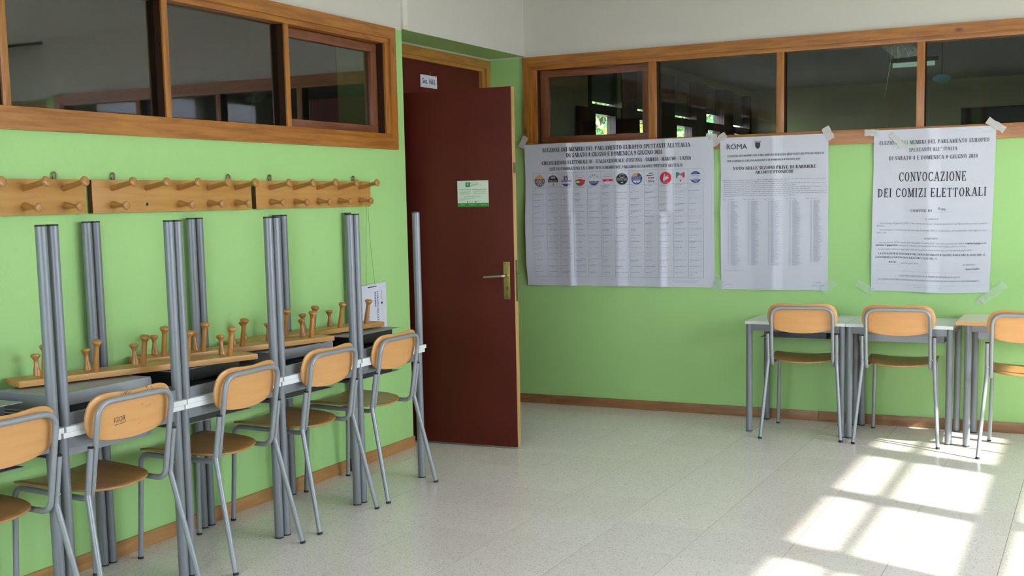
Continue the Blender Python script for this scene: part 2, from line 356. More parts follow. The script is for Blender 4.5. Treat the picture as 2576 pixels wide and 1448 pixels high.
# the window wall to the right of the camera: piers, sills and four double windows
SZ0, SZ1 = 0.95, 2.805
units = [(-0.64, 1.26), (1.37, 3.27), (3.388, 5.318), (5.428, 7.20)]
bx = [(XR, XR+0.2, YR-0.2, YB+0.4, -0.1, SZ0), (XR, XR+0.2, YR-0.2, YB+0.4, SZ1, ZC)]
edges = [YR-0.2] + [v for u in units for v in u] + [YB+0.4]
for a, b in zip(edges[::2], edges[1::2]): bx.append((XR, XR+0.2, a, b, SZ0, SZ1))
wallobj('wall_right', bx)
# windows added to the unseen wall behind the camera, to brighten the back wall
rear_fill = [(-3.52, -1.58), (-1.46, 0.48), (0.60, 2.54)]
bx = [(XN, XR, YR-0.2, YR, -0.1, SZ0), (XN, XR, YR-0.2, YR, SZ1, ZC)]
edges = [XN] + [v for u in rear_fill for v in u] + [XR]
for a, b in zip(edges[::2], edges[1::2]): bx.append((a, b, YR-0.2, YR, SZ0, SZ1))
wallobj('wall_rear', bx)
M_RWZ = wood('window_frame_right', (0.30, 0.12, 0.03), (0.2, 0.07, 0.02), 'Z')
M_BLOCK = plain('light_block', (0.42, 0.40, 0.36), 0.6)  # slats added out of view to hold back window light
def window_unit(n, loc, rz, h, shut=None, half=None, half_side=1):
    """double window: stiles, rails, panes; local x points outside; shut = height down to which added slats block the light"""
    w = empty_structure('window_%d' % n, loc, (0, 0, rz)); H = SZ1-SZ0; mid = 0.0775; e = 0.06
    for y0, y1 in ((-h, -h+e), (-mid, mid), (h-e, h)): boxobj('stile', 0.0, 0.03, y0, y1, 0, H, M_RWZ, w)
    for y0, y1 in ((-h+e, -mid), (mid, h-e)):
        for z0, z1 in ((0, 0.05), (2.105-SZ0, 2.236-SZ0), (2.503-SZ0, 2.550-SZ0), (H-0.004, H)): boxobj('rail', 0.0, 0.03, y0, y1, z0, z1, M_RWZ, w)
        for z0, z1 in ((0.05, 2.105-SZ0), (2.236-SZ0, 2.503-SZ0), (2.550-SZ0, H-0.004)): boxobj('pane', 0.013, 0.017, y0, y1, z0, z1, M_CLEAR, w)
    z = shut if shut else SZ1
    while z < SZ1-0.001:
        z1 = min(z+0.048, SZ1); boxobj('shutter_slat', 0.05, 0.062, -h, h, z-SZ0, z1-SZ0-0.001, M_BLOCK, w); z = z1
    z = half if half else SZ1
    while z < SZ1-0.001:
        z1 = min(z+0.048, SZ1); boxobj('shutter_slat', 0.05, 0.062, *((0.0, h) if half_side > 0 else (-h, 0.0)), z-SZ0, z1-SZ0-0.001, M_BLOCK, w); z = z1
    # a portal guides the sky light through the opening
    pl = bpy.data.lights.new('window_portal', 'AREA'); pl.shape = 'RECTANGLE'; pl.size = H; pl.size_y = 2*h; pl.cycles.is_portal = True
    po = bpy.data.objects.new('window_portal', pl); C.objects.link(po); po.location = Vector(loc) + Matrix.Rotation(rz, 3, 'Z') @ Vector((0.09, 0, H/2)); po.rotation_euler = (0, R(90), rz)
for i, ((a, b), sh_) in enumerate(zip(units, (SZ0, None, None, None))): window_unit(3+i, (XR, (a+b)/2, SZ0), 0, (b-a)/2, sh_, (None, SZ0, None, 2.15)[i], (1, -1, 1, 1)[i])
for i, (a, b) in enumerate(rear_fill): window_unit(8+i, ((a+b)/2, YR, SZ0), R(-90), (b-a)/2, (2.15, 2.15, SZ0)[i])  # added fill-light windows, slats set to steer their light

# baseboards
bm = bmesh.new(); box(bm, XL, XL+0.012, YR, YN, 0, 0.064, 0.002); obj('baseboard_left', bm, M_BBY)['kind'] = 'structure'
bb = empty_structure('baseboard_back', (0, YB, 0))
for a, b in ((XL-0.26, -3.515), (-3.513, -1.62), (-1.618, 0.3), (0.302, XS)): boxobj('board', a, b, -0.012, 0, 0, 0.064, M_BBX, bb, 0.002)
boxobj('baseboard_right', XR-0.012, XR, YR, YB, 0, 0.064, M_BBY)['kind'] = 'structure'

# ground outside
gr = boxobj('ground_outside', -40, 40, -30, 60, -0.6, -0.5, plain('paving_outside', (0.30, 0.29, 0.26), 0.9, var=0.15)); gr['kind'] = 'structure'

# ------------------------------------------------------------------ the two high window bands
def band(name, along, a0, a1, mulls, sash_bay, plane, into, MA, MS, MZ, MSZ, GLS):
    """window band: casing boards, inner frame, mullions, panes; along = 'x' or 'y'; into = +1/-1 away from the room"""
    root = empty_structure(name, (0, 0, 0))
    def bxo(nm, s0, s1, d0, d1, z0, z1, mat, par=root, bev=0.003):
        p0, p1 = sorted((plane+into*d0, plane+into*d1))
        return boxobj(nm, p0, p1, s0, s1, z0, z1, mat, par, bev) if along == 'y' else boxobj(nm, s0, s1, p0, p1, z0, z1, mat, par, bev)
    def casing(pts, mat):
        bm = bmesh.new(); p0, p1 = plane-into*0.016, plane+into*0.002
        prism(bm, pts, 'x' if along == 'y' else 'y', p0, p1); return obj('casing', bm, mat, root)
    zo0, zo1, zi0, zi1, cw = 1.760, 2.446, 1.822, 2.382, 0.062
    A0, A1 = a0, a1
    casing([(A0, zo0), (A1, zo0), (A1-cw, zi0), (A0+cw, zi0)], MA); casing([(A0, zo1), (A1, zo1), (A1-cw, zi1), (A0+cw, zi1)], MA)
    casing([(A0, zo0), (A0+cw, zi0), (A0+cw, zi1), (A0, zo1)], MZ); casing([(A1, zo0), (A1-cw, zi0), (A1-cw, zi1), (A1, zo1)], MZ)
    i0, i1, j0, j1 = A0+cw+0.038, A1-cw-0.038, 1.849, 2.354
    bxo('inner_rail', A0+cw-0.01, A1-cw+0.01, -0.004, 0.11, zi0-0.01, j0, MA); bxo('inner_rail', A0+cw-0.01, A1-cw+0.01, -0.004, 0.11, j1, zi1+0.01, MA)
    for q0, q1 in ((A0+cw-0.01, i0), (i1, A1-cw+0.01)):
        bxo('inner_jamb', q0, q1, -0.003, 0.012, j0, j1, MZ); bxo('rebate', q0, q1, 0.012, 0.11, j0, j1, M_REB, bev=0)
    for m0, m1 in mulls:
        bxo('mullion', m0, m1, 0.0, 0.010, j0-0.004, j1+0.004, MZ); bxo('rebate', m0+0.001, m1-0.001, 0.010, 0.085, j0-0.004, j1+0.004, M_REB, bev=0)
    eds = [i0] + [v for m in mulls for v in m] + [i1]
    for k, (s0, s1) in enumerate(zip(eds[::2], eds[1::2])):
        if k == sash_bay:
            sh = bpy.data.objects.new('sash', None); link(sh, root)
            sw = 0.062; f0, f1 = 0.052, 0.092
            bxo('sash_rail', s0+0.004, s1-0.004, f0, f1, j0+0.003, j0+0.045, MS, sh); bxo('sash_rail', s0+0.004, s1-0.004, f0, f1, j1-0.05, j1-0.003, MS, sh)
            bxo('sash_stile', s0+0.004, s0+sw, f0, f1, j0+0.045, j1-0.05, MSZ, sh); bxo('sash_stile', s1-sw, s1-0.004, f0, f1, j0+0.045, j1-0.05, MSZ, sh)
            bxo('pane', s0+sw-0.004, s1-sw+0.004, 0.070, 0.074, j0+0.041, j1-0.046, GLS, sh, 0)
        else:
            bxo('pane', s0-0.003, s1+0.003, 0.045, 0.049, j0-0.003, j1+0.003, GLS, root, 0)
    return root
lm = [(4.046-0.8615*k-0.018, 4.046-0.8615*k+0.018) for k in (3, 2, 1, 0)] + [(4.889, 4.925)]
band('window_1', 'y', 0.62, 5.909, lm, 5, XL, -1, M_FRY, M_SAY, M_FRZ, M_SAZ, M_GLASSL)
bmn = [(-2.762, -2.704), (-1.899, -1.850), (-1.045, -0.998), (-0.190, -0.143)]
band('window_2', 'x', -3.687, 0.78, bmn, 0, YB, 1, M_FRX, M_SAX, M_FRZ, M_SAZ, M_GLASS)

# ------------------------------------------------------------------ corridor behind the left wall and the dark room behind the back wall
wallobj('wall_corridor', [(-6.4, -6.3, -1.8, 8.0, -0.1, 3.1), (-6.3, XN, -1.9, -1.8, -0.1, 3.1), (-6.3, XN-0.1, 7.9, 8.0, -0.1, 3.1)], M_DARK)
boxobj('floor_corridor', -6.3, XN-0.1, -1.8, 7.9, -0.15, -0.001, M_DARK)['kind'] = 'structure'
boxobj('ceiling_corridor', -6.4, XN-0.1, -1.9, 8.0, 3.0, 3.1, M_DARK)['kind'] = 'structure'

XQ = -4.6                                        # window wall of the next room
M_OLIVE = plain('olive_wall', (0.58, 0.55, 0.32), 0.7, var=0.08)
M_DKWOOD = plain('dark_window_wood', (0.035, 0.016, 0.010), 0.5)
M_SHUT = plain('shutter_slats', (0.30, 0.31, 0.30), 0.6)
bays = [(11.05, 11.87), (12.33, 13.12), (13.60, 14.44), (14.84, 15.64), (16.07, 16.92)]
bxs = [(XQ-0.2, XQ, 8.0, 17.2, -0.1, 1.93), (XQ-0.2, XQ, 8.0, 17.2, 2.86, 3.1), (XQ-0.2, XQ, 8.0, 10.98, 1.93, 2.86), (XQ-0.2, XQ, 17.0, 17.2, 1.93, 2.86)]
wallobj('wall_next_room_left', bxs, M_OLIVE)
wallobj('wall_next_room_far', [(XQ, 3.2, 17.1, 17.3, -0.1, 3.1), (3.1, 3.3, YB+0.15, 17.1, -0.1, 3.1), (XQ-0.1, XN+0.02, YB+0.15, 8.0, -0.1, 3.1)], M_OLIVE)
boxobj('floor_next_room', XQ, 3.2, YB+0.15, 17.2, -0.15, -0.001, plain('next_room_floor', (0.25, 0.24, 0.2), 0.5))['kind'] = 'structure'
boxobj('ceiling_next_room', XQ-0.2, 3.3, YB+0.15, 17.3, ZC, 3.1, plain('next_room_ceiling', (0.35, 0.33, 0.31), 0.8))['kind'] = 'structure'
nw = empty_structure('window_7')
prev = 10.98
for a, b in bays:
    boxobj('post', XQ-0.14, XQ+0.01, prev, a, 1.93, 2.86, M_DKWOOD, nw); prev = b
boxobj('post', XQ-0.14, XQ+0.01, prev, 17.0, 1.93, 2.86, M_DKWOOD, nw)
for k, (a, b) in enumerate(bays):
    zb = 2.52 if k == 3 else 2.435
    boxobj('transom', XQ-0.12, XQ, a, b, 2.30, 2.395, M_DKWOOD, nw); boxobj('bottom_rail', XQ-0.12, XQ, a, b, 1.93, 1.98, M_DKWOOD, nw)
    boxobj('sash_stile', XQ-0.10, XQ, a, a+0.10, 1.98, 2.30, M_DKWOOD, nw); boxobj('sash_stile', XQ-0.10, XQ, b-0.16, b, 1.98, 2.30, M_DKWOOD, nw)
    boxobj('shutter', XQ-0.11, XQ-0.09, a, b, zb, 2.86, M_SHUT, nw)
    boxobj('pane', XQ-0.06, XQ-0.056, a+0.10, b-0.16, 1.98, 2.30, M_CLEAR, nw); boxobj('pane', XQ-0.06, XQ-0.056, a, b, 2.395, 2.86, M_CLEAR, nw)
boxobj('open_casement', XQ+0.02, XQ+0.06, 10.62, 11.02, 1.2, 2.34, M_DKWOOD, nw)
# dark blackboard on the far wall
bl = thing('blackboard', 'black board on the far wall of the dark next room, seen through the rightmost pane', 'blackboard', (-0.86, 17.08, 1.2))
boxobj('panel', -0.9, 1.2, -0.02, 0.0, 0.0, 1.35, plain('slate', (0.012, 0.012, 0.014), 0.6), bl); boxobj('frame', -0.93, 1.23, -0.03, 0.0, -0.05, 0.0, M_DKWOOD, bl)

# ------------------------------------------------------------------ doorway in the niche, with its open leaf
d = empty_structure('door_1', (XN, 0, 0))
fo, fi, fz, fzi = 7.602, 7.540, 2.437, 2.382
bm = bmesh.new(); prism(bm, [(6.018, fz), (fo, fz), (fi, fzi), (6.080, fzi)], 'x', 0.0, 0.022); obj('casing', bm, M_DFY, d)
bm = bmesh.new(); prism(bm, [(fo, 0), (fi, 0), (fi, fzi), (fo, fz)], 'x', 0.0, 0.022); obj('casing', bm, M_DFZ, d)
bm = bmesh.new(); prism(bm, [(6.018, 0), (6.080, 0), (6.080, fzi), (6.018, fz)], 'x', 0.0, 0.022); obj('casing', bm, M_DFZ, d)
boxobj('inner_jamb', -0.10, 0.012, 7.495, 7.542, 0, fzi+0.004, M_DFZ, d, 0.003); boxobj('inner_jamb', -0.10, 0.012, 6.078, 6.100, 0, fzi+0.004, M_DFZ, d, 0.003)
boxobj('inner_head', -0.10, 0.012, 6.10, 7.495, 2.358, fzi+0.004, M_DFY, d, 0.003)
boxobj('transom_panel', -0.045, -0.015, 6.10, 7.495, 2.108, 2.358, M_DOOR, d)
sl2 = boxobj('fixed_leaf', -0.045, -0.005, 7.005, 7.493, 0.008, 2.105, M_DOOR, d, 0.003)
# leaf, opened square into the room
lf = bpy.data.objects.new('leaf', None); link(lf, d); lf.location = (0.012, 6.105, 0.012); lf.rotation_euler = (0, 0, math.atan2(0.034, 0.898))
LW = 0.898
boxobj('panel', 0, LW-0.004, 0, 0.040, 0, 2.090, M_DOOR, lf, 0.0025)
boxobj('edge_strip', LW-0.004, LW, 0.001, 0.039, 0, 2.090, M_DEDGE, lf)
boxobj('lock_plate', LW, LW+0.002, 0.010, 0.032, 0.86, 1.10, M_DBRASS, lf)
boxobj('latch', LW+0.002, LW+0.012, 0.014, 0.027, 1.015, 1.035, M_DBRASS, lf, 0.002)
boxobj('edge_wear', LW, LW+0.0015, 0.004, 0.036, 1.60, 1.66, plain('bare_hole', (0.16, 0.08, 0.05), 0.8), lf)
boxobj('handle_plate', LW-0.072, LW-0.031, -0.004, 0, 0.874, 1.090, M_BRASS, lf, 0.002)
tubeobj('lever', fillet([(LW-0.050, 0, 1.012), (LW-0.050, -0.052, 1.012), (LW-0.176, -0.056, 1.004)], 0.012), [0.010]*2+[0.0085]*6+[0.007], M_STEEL, lf, 12)
tubeobj('rosette', [(LW-0.050, -0.004, 1.012), (LW-0.050, -0.012, 1.012)], 0.017, M_BRASS, lf, 16)
boxobj('keyhole', LW-0.0525, LW-0.0475, -0.005, -0.003, 0.925, 0.947, M_CAP, lf)
for z in (0.885, 1.079):
    for x in (LW-0.064, LW-0.039): tubeobj('screw', [(x, -0.0035, z), (x, -0.0052, z)], 0.0035, M_DBRASS, lf, 8)
for z in (0.25, 1.05, 1.85): tubeobj('hinge', [(-0.006, -0.004, z), (-0.006, -0.004, z+0.09)], 0.007, M_DBRASS, lf, 10)

# second door of the room, in the step of the back wall
d2 = empty_structure('door_2', (1.42, YB+0.33, 0))
for a, b in ((-0.44, -0.37), (0.37, 0.44)): boxobj('casing', a, b, -0.03, 0, 0, 2.43, M_DFZ, d2, 0.003)
boxobj('casing', -0.37, 0.37, -0.03, 0, 2.36, 2.43, M_DFZ, d2, 0.003); boxobj('leaf', -0.37, 0.37, -0.02, 0, 0.01, 2.36, M_DOOR, d2)

# cable duct coming down at the edge of the niche
cd = thing('cable_duct', 'white plastic cable duct running up the wall above the door niche', 'cable duct', (XL, 6.024, 2.456))
boxobj('channel', 0, 0.016, -0.025, 0.025, 0.022, ZC-2.456, M_PLASTIC, cd, 0.004); boxobj('end_cap', 0, 0.019, -0.029, 0.029, -0.004, 0.024, plain('ivory_plastic', (0.70, 0.64, 0.48), 0.45), cd, 0.006)

# ------------------------------------------------------------------ school desks
def make_desk(label, group, loc, rot, h=0.692, W=0.603, D=0.485, lx=0.2815, top=None, edge=None, tray='grey'):
    t = thing('school_desk', label, 'desk', loc, rot, group)
    ly, r, th = 0.2135, 0.0195, 0.019
    top = top or M_WHITE
    if edge:
        boxobj('tabletop', -W/2+0.004, W/2-0.004, -D/2+0.004, D/2-0.004, h-th, h, top, t)
        bm = bmesh.new()
        for a in ((-W/2, W/2, -D/2, -D/2+0.004), (-W/2, W/2, D/2-0.004, D/2), (-W/2, -W/2+0.004, -D/2+0.004, D/2-0.004), (W/2-0.004, W/2, -D/2+0.004, D/2-0.004)):
            box(bm, *a, h-th-0.003, h-0.0006)
        obj('edge_band', bm, edge, t)
    else:
        boxobj('tabletop', -W/2, W/2, -D/2, D/2, h-th, h, top, t, 0.0022)
    for sx in (-1, 1):
        for sy in (-1, 1):
            lg = tubeobj('leg', [(sx*lx, sy*ly, 0.006), (sx*lx, sy*ly, h-th)], r, M_TUBE, t, 20)
            tubeobj('foot_cap', [(sx*lx, sy*ly, 0.0), (sx*lx, sy*ly, 0.006)], r+0.0004, M_CAP, lg, 20)
    rz0, rz1 = h-th-0.042, h-th
    for sy in (-1, 1): boxobj('apron_rail', -lx+r-0.003, lx-r+0.003, sy*ly-0.009, sy*ly+0.009, rz0, rz1, M_TUBE, t, 0.002)
    for sx in (-1, 1): boxobj('apron_rail', sx*lx-0.009, sx*lx+0.009, -ly+r-0.003, ly-r+0.003, rz0, rz1, M_TUBE, t, 0.002)
    zt = h-0.113; f = -0.1215; bk = 0.175
    if tray == 'grey':
        tr = boxobj('book_tray', -0.24, 0.24, f, bk, zt, zt+0.0025, M_SHEET, t)
        pts = []
        for cx, cz, a0 in ((0.228, zt+0.012, -90), (0.228, zt+0.033, 0), (-0.228, zt+0.033, 90), (-0.228, zt+0.012, 180)):
            for k in range(5): a = R(a0+90*k/4); pts.append((cx+0.012*math.cos(a), cz+0.012*math.sin(a)))
        bm = bmesh.new(); prism(bm, pts, 'y', f-0.003, f); obj('tray_lip', bm, M_SHEET, tr)
        hw, wm = 0.225, M_SHEET
    else:
        tr = boxobj('book_tray', -0.24, 0.24, f, bk, zt, zt+0.0025, M_SHEET, t)
        boxobj('tray_lip', -0.165, 0.165, f+0.002, f+0.005, zt+0.0025, zt+0.05, M_BLACK, tr)
        hw, wm = 0.165, M_BLACK
    for sx in (-1, 1): boxobj('tray_side', sx*hw-0.002, sx*hw+0.002, f+0.006, bk, zt+0.0025, h-th, wm, tr)
    boxobj('tray_back', -hw+0.002, hw-0.002, bk-0.004, bk, zt+0.0025, zt+0.075, wm, tr)
    return t
XD = -3.4315; ZI = 0.692; HU = 0.717
GL, GU, GR_ = 'desks standing along the left wall', 'upturned desks stacked on the desks along the left wall', 'desks under the posters'
lower = [(2.592, 'black', 'leftmost desk of the row along the left wall, cut off by the picture edge'),
         (3.205, 'grey', 'desk behind the chair with scribbled backrest, standing along the left wall'),
         (3.8135, 'black', 'third desk from the left picture edge, standing upright along the left wall'),
         (4.4265, 'black', 'desk second from the open door in the upright row along the left wall'),
         (5.040, 'black', 'desk nearest the open door in the upright row along the left wall')]
for y, k, lab in lower: make_desk(lab, GL, (XD, y, 0), (0, 0, R(90)), ZI, tray=k)
upper = [(2.606, 'black', 'leftmost upside-down desk, mostly outside the left picture edge'),
         (3.219, 'grey', 'upside-down desk with a grey tray, carrying the nearest lying coat rack'),
         (3.827, 'black', 'upside-down desk with a black tray in the middle of the stacked row'),
         (4.440, 'grey', 'upside-down desk with a rounded grey tray, second from the open door'),
         (5.055, 'black', 'upside-down desk stacked nearest the open door')]
for y, k, lab in upper: make_desk(lab, GU, (XD, y, ZI+HU), (0, R(180), R(90)), HU, tray=k)
make_desk('white desk with a black book tray, leftmost under the posters', GR_, (-1.660, 7.3635, 0), (0, 0, 0), 0.690, tray='black')
make_desk('white desk with a grey book tray, in the middle of the three under the posters', GR_, (-1.0545, 7.3635, 0), (0, 0, 0), 0.690, tray='grey')
make_desk('cream desk with an orange wood edge at the right picture edge', GR_, (-0.389, 7.3535, 0), (0, 0, 0), 0.722, W=0.70, D=0.50, lx=0.285, top=M_CREAM, edge=M_PLY, tray='grey')

# ------------------------------------------------------------------ school chairs
def spline_loop(cp, n=5):
    out = []; m = len(cp)
    for i in range(m):
        p0, p1, p2, p3 = (Vector(cp[(i+k-1) % m]) for k in range(4))
        for k in range(n):
            t = k/n; out.append(0.5*((2*p1)+(-p0+p2)*t+(2*p0-5*p1+4*p2-p3)*t*t+(-p0+3*p1-3*p2+p3)*t*t*t))
    return out
def shell(loop, cen, surf, th, normal):
    """plywood shell: rings shrinking from the outline to its centre, bent by surf(), given thickness along normal"""
    bm = bmesh.new(); sc = [1.0, 0.985, 0.85, 0.65, 0.42, 0.2]; n = len(loop); faces_rings = []
    for side in (0, 1):
        rings = []
        for s in sc:
            ring = []
            for p in loop:
                q = cen + (p-cen)*s; e = th*0.18 if s == 1.0 else 0.0
                v = Vector(surf(q)); v += normal*((th-e) if side else e); ring.append(bm.verts.new(v))
            rings.append(ring)
        c = bm.verts.new(Vector(surf(cen))+normal*(th if side else 0))
        for a, b in zip(rings, rings[1:]):
            for k in range(n): bm.faces.new((a[k], a[(k+1) % n], b[(k+1) % n], b[k]))
        for k in range(n): bm.faces.new((rings[-1][k], rings[-1][(k+1) % n], c))
        faces_rings.append(rings[0])
    a, b = faces_rings
    for k in range(n): bm.faces.new((a[k], a[(k+1) % n], b[(k+1) % n], b[k]))
    return bm
M_PLYEDGE = M_PLY
def yup(z): return 0.095 - 0.17*(z-0.5)
def make_chair(label, loc, rz, group, tmpl=None):
    if tmpl is not None:
        t = copy_tree(tmpl); t.location = loc; t.rotation_euler = (0, 0, rz); tag(t, label, 'chair', group); return t
    t = thing('school_chair', label, 'chair', loc, (0, 0, rz), group)
    r = 0.0108
    seat_cp = [(-.168,.497),(0,.503),(.168,.497),(.197,.468),(.196,.35),(.182,.225),(.13,.148),(0,.119),(-.13,.148),(-.182,.225),(-.196,.35),(-.197,.468)]
    def ss(p): x, y = p; return (x, y, 0.4440+0.010*(x/0.17)**2+0.010*(y-0.12)/0.38-(1.1*(y-0.44)**2*1.5 if y > 0.44 else 0))
    obj('seat', shell(spline_loop(seat_cp), Vector((0, 0.31)), ss, 0.010, Vector((0, 0, 1))), M_SEAT, t, True, 40)
    back_cp = [(-.125,.813),(0,.807),(.125,.813),(.184,.792),(.204,.742),(.198,.694),(.172,.657),(.10,.638),(0,.631),(-.10,.638),(-.172,.657),(-.198,.694),(-.204,.742),(-.184,.792)]
    def bs(p): x, z = p; return (x, yup(z)+0.0118+0.016*(x/0.2)**2, z)
    obj('backrest', shell(spline_loop(back_cp), Vector((0, 0.722)), bs, 0.010, Vector((0, 1, 0))), M_PLY, t, True, 40)
    half = fillet([(0.190, 0.520, 0.010), (0.180, 0.498, 0.446), (0.178, yup(0.437), 0.4375), (0.178, yup(0.7865), 0.7865), (0, yup(0.7865), 0.7865)],
                  {1: 0.045, 2: 0.05, 3: 0.062}, 7)
    def mir(p, s): return (p[0]*s, p[1], p[2])
    for s in (-1, 1):
        lg = tubeobj('leg', [mir(p, s) for p in half[:9]], r, M_CTUBE, t); tubeobj('foot_cap', [(s*0.1902, 0.5205, 0), (s*0.190, 0.520, 0.010)], r+0.001, M_CAP, lg)
        tubeobj('seat_rail', [mir(p, s) for p in half[8:10]], r, M_CTUBE, t)
        rl = tubeobj('leg', fillet([(s*0.234, 0.003, 0.010), (s*0.200, 0.100, 0.462), (s*0.200, 0.0725, 0.630)], 0.02, 4), r, M_CTUBE, t)
        tubeobj('foot_cap', [(s*0.235, 0.0, 0), (s*0.234, 0.003, 0.010)], r+0.001, M_CAP, rl); tubeobj('end_cap', [(s*0.200, 0.0725, 0.630), (s*0.200, 0.072, 0.634)], r+0.0005, M_CAP, rl)
        tubeobj('rivet', [(s*0.192, 0.073, 0.50), (s*0.192, 0.070, 0.50)], 0.003, M_STEEL, rl, 8)
    up = half[9:]
    tubeobj('back_frame', [mir(p, -1) for p in up] + [mir(p, 1) for p in up[::-1][1:]], r, M_CTUBE, t)
    tubeobj('crossbar', [(-0.178, 0.31, 0.4400), (0.178, 0.31, 0.4400)], 0.0075, M_CTUBE, t)
    return t
GC, GC2 = 'chairs pushed in along the left wall', 'chairs pushed in under the posters'
c0 = make_chair('school chair nearest the open door, last of the left row', (-3.088, 5.018, 0), R(90.5), GC)
make_chair('school chair second from the open door in the left row', (-3.080, 4.440, 0), R(90.5), GC, c0)
make_chair('school chair in the middle of the left row, beside the scribbled chair', (-3.058, 3.830, 0), R(92.5), GC, c0)
scr = make_chair('school chair with pen scribbles on its backrest in the left row', (-3.062, 3.172, 0), R(88.5), GC, c0)
make_chair('school chair cut off by the left picture edge', (-3.072, 2.640, 0), R(90.5), GC, c0)
make_chair('school chair pulled under the leftmost white desk below the posters', (-1.587, 6.973, 0), R(7), GC2, c0)
make_chair('school chair at the middle white desk below the posters', (-1.046, 6.990, 0), R(2), GC2, c0)
make_chair('school chair at the cream desk, cut off by the right picture edge', (-0.349, 6.824, 0), R(3), GC2, c0)

# ------------------------------------------------------------------ coat racks: three on the wall, three lying on the stacked desks
LONG = lathe_mesh('peg_long', [(0.0118, -0.004), (0.0118, 0.02), (0.0104, 0.092), (0.0108, 0.101), (0.0145, 0.108), (0.0190, 0.1140), (0.0200, 0.1175), (0.0195, 0.1215), (0.0172, 0.1247), (0.0135, 0.1264), (0.006, 0.1272)], 16, M_PEG)
SHORT = lathe_mesh('peg_short', [(0.0150, -0.004), (0.0150, 0.006), (0.0132, 0.02), (0.0092, 0.038), (0.0078, 0.052), (0.0084, 0.059), (0.0128, 0.067), (0.0172, 0.0722), (0.0182, 0.0750), (0.0178, 0.0788), (0.0158, 0.0815), (0.0125, 0.0830), (0.005, 0.0838)], 16, M_PEG)
HOLE = lathe_mesh('peg_hole', [(0.0072, -0.0015), (0.0072, 0.0004), (0.0060, 0.0005)], 14, M_CAP)
def rack(label, m4, group, missing=(), hooks=True, hole=False):
    """local x along the board, y up the board, z out of it"""
    t = thing('coat_rack', label, 'coat rack', group=group); t.matrix_world = m4
    boxobj('board', 0.0015, 1.0, 0, 0.137, -0.0235, 0, M_BOARD, t, 0.003); boxobj('end_shade', 0, 0.0016, 0.002, 0.135, -0.0225, -0.001, M_ENDSHADE, t)
    for k in range(5):
        x = 0.111+0.195*k
        for row, me, y, tilt, nm in (('l', LONG, 0.102, -11, 'peg'), ('s', SHORT, 0.034, 4, 'peg')):
            if (row, k) in missing:
                if hole: inst('peg_hole', HOLE, t, Matrix.Translation((x, y, 0)))
                continue
            inst(nm, me, t, Matrix.Translation((x+random.uniform(-.003, .003), y, 0)) @ Matrix.Rotation(R(tilt+random.uniform(-1.2, 1.2)), 4, 'X') @ Matrix.Rotation(R(random.uniform(-1.5, 1.5)), 4, 'Y'))
    if hooks:
        for x in (0.137, 0.862):
            bm = bmesh.new(); pts = [(x+0.010*math.cos(a), 0.1500+0.0150*math.sin(a), -0.018) for a in (math.pi*k/8-0.6 for k in range(10))]
            tube(bm, [(x-0.008, 0.130, -0.0215)] + pts[::-1] + [(x+0.008, 0.130, -0.0215)], 0.0030, 6); obj('hanger', bm, M_DBRASS, t, True)
    return t
def wall_m(y, z): return Matrix(((0, 0, 1, XL+0.0265), (1, 0, 0, y), (0, 1, 0, z), (0, 0, 0, 1)))
GW, GLY = 'coat racks screwed to the left wall', 'coat racks lying on the stacked desks'
rack('wooden coat rack on the wall, cut off by the left picture edge', wall_m(2.514, 1.439), GW)
rack('wooden coat rack on the wall with an empty peg hole, middle of the three', wall_m(3.546, 1.439), GW, missing=(('s', 1),), hole=True)
rack('wooden coat rack on the wall nearest the door, with a string over its last peg', wall_m(4.580, 1.440), GW)
def lying_m(s1, a, z):
    """s1 = foot of the first short peg, a = angle from the wall, z = top face; the rack is turned so its long pegs stand in front"""
    d_ = Vector((math.sin(a), math.cos(a), 0)); n_ = Vector((math.cos(a), -math.sin(a), 0))     # along to the right, towards the room
    o = Vector((s1[0], s1[1], z)) - d_*0.109 - n_*0.034 + d_*1.0
    m = Matrix((-d_, n_, Vector((0, 0, 1)))).transposed().to_4x4(); m.translation = o; return m
rack('loose coat rack lying in front on the stacked desks, nearest the camera', lying_m((-3.600, 3.172), R(20.5), 0.8355), GLY, hooks=False)
rack('loose coat rack lying on the stacked desks, middle of the three', lying_m((-3.605, 3.800), R(16.2), 0.8365), GLY, hooks=False)
rack('loose coat rack lying on the stacked desks nearest the door, one long peg missing', lying_m((-3.598, 4.385), R(7.5), 0.8370), GLY, hooks=False, missing=(('l', 4),))

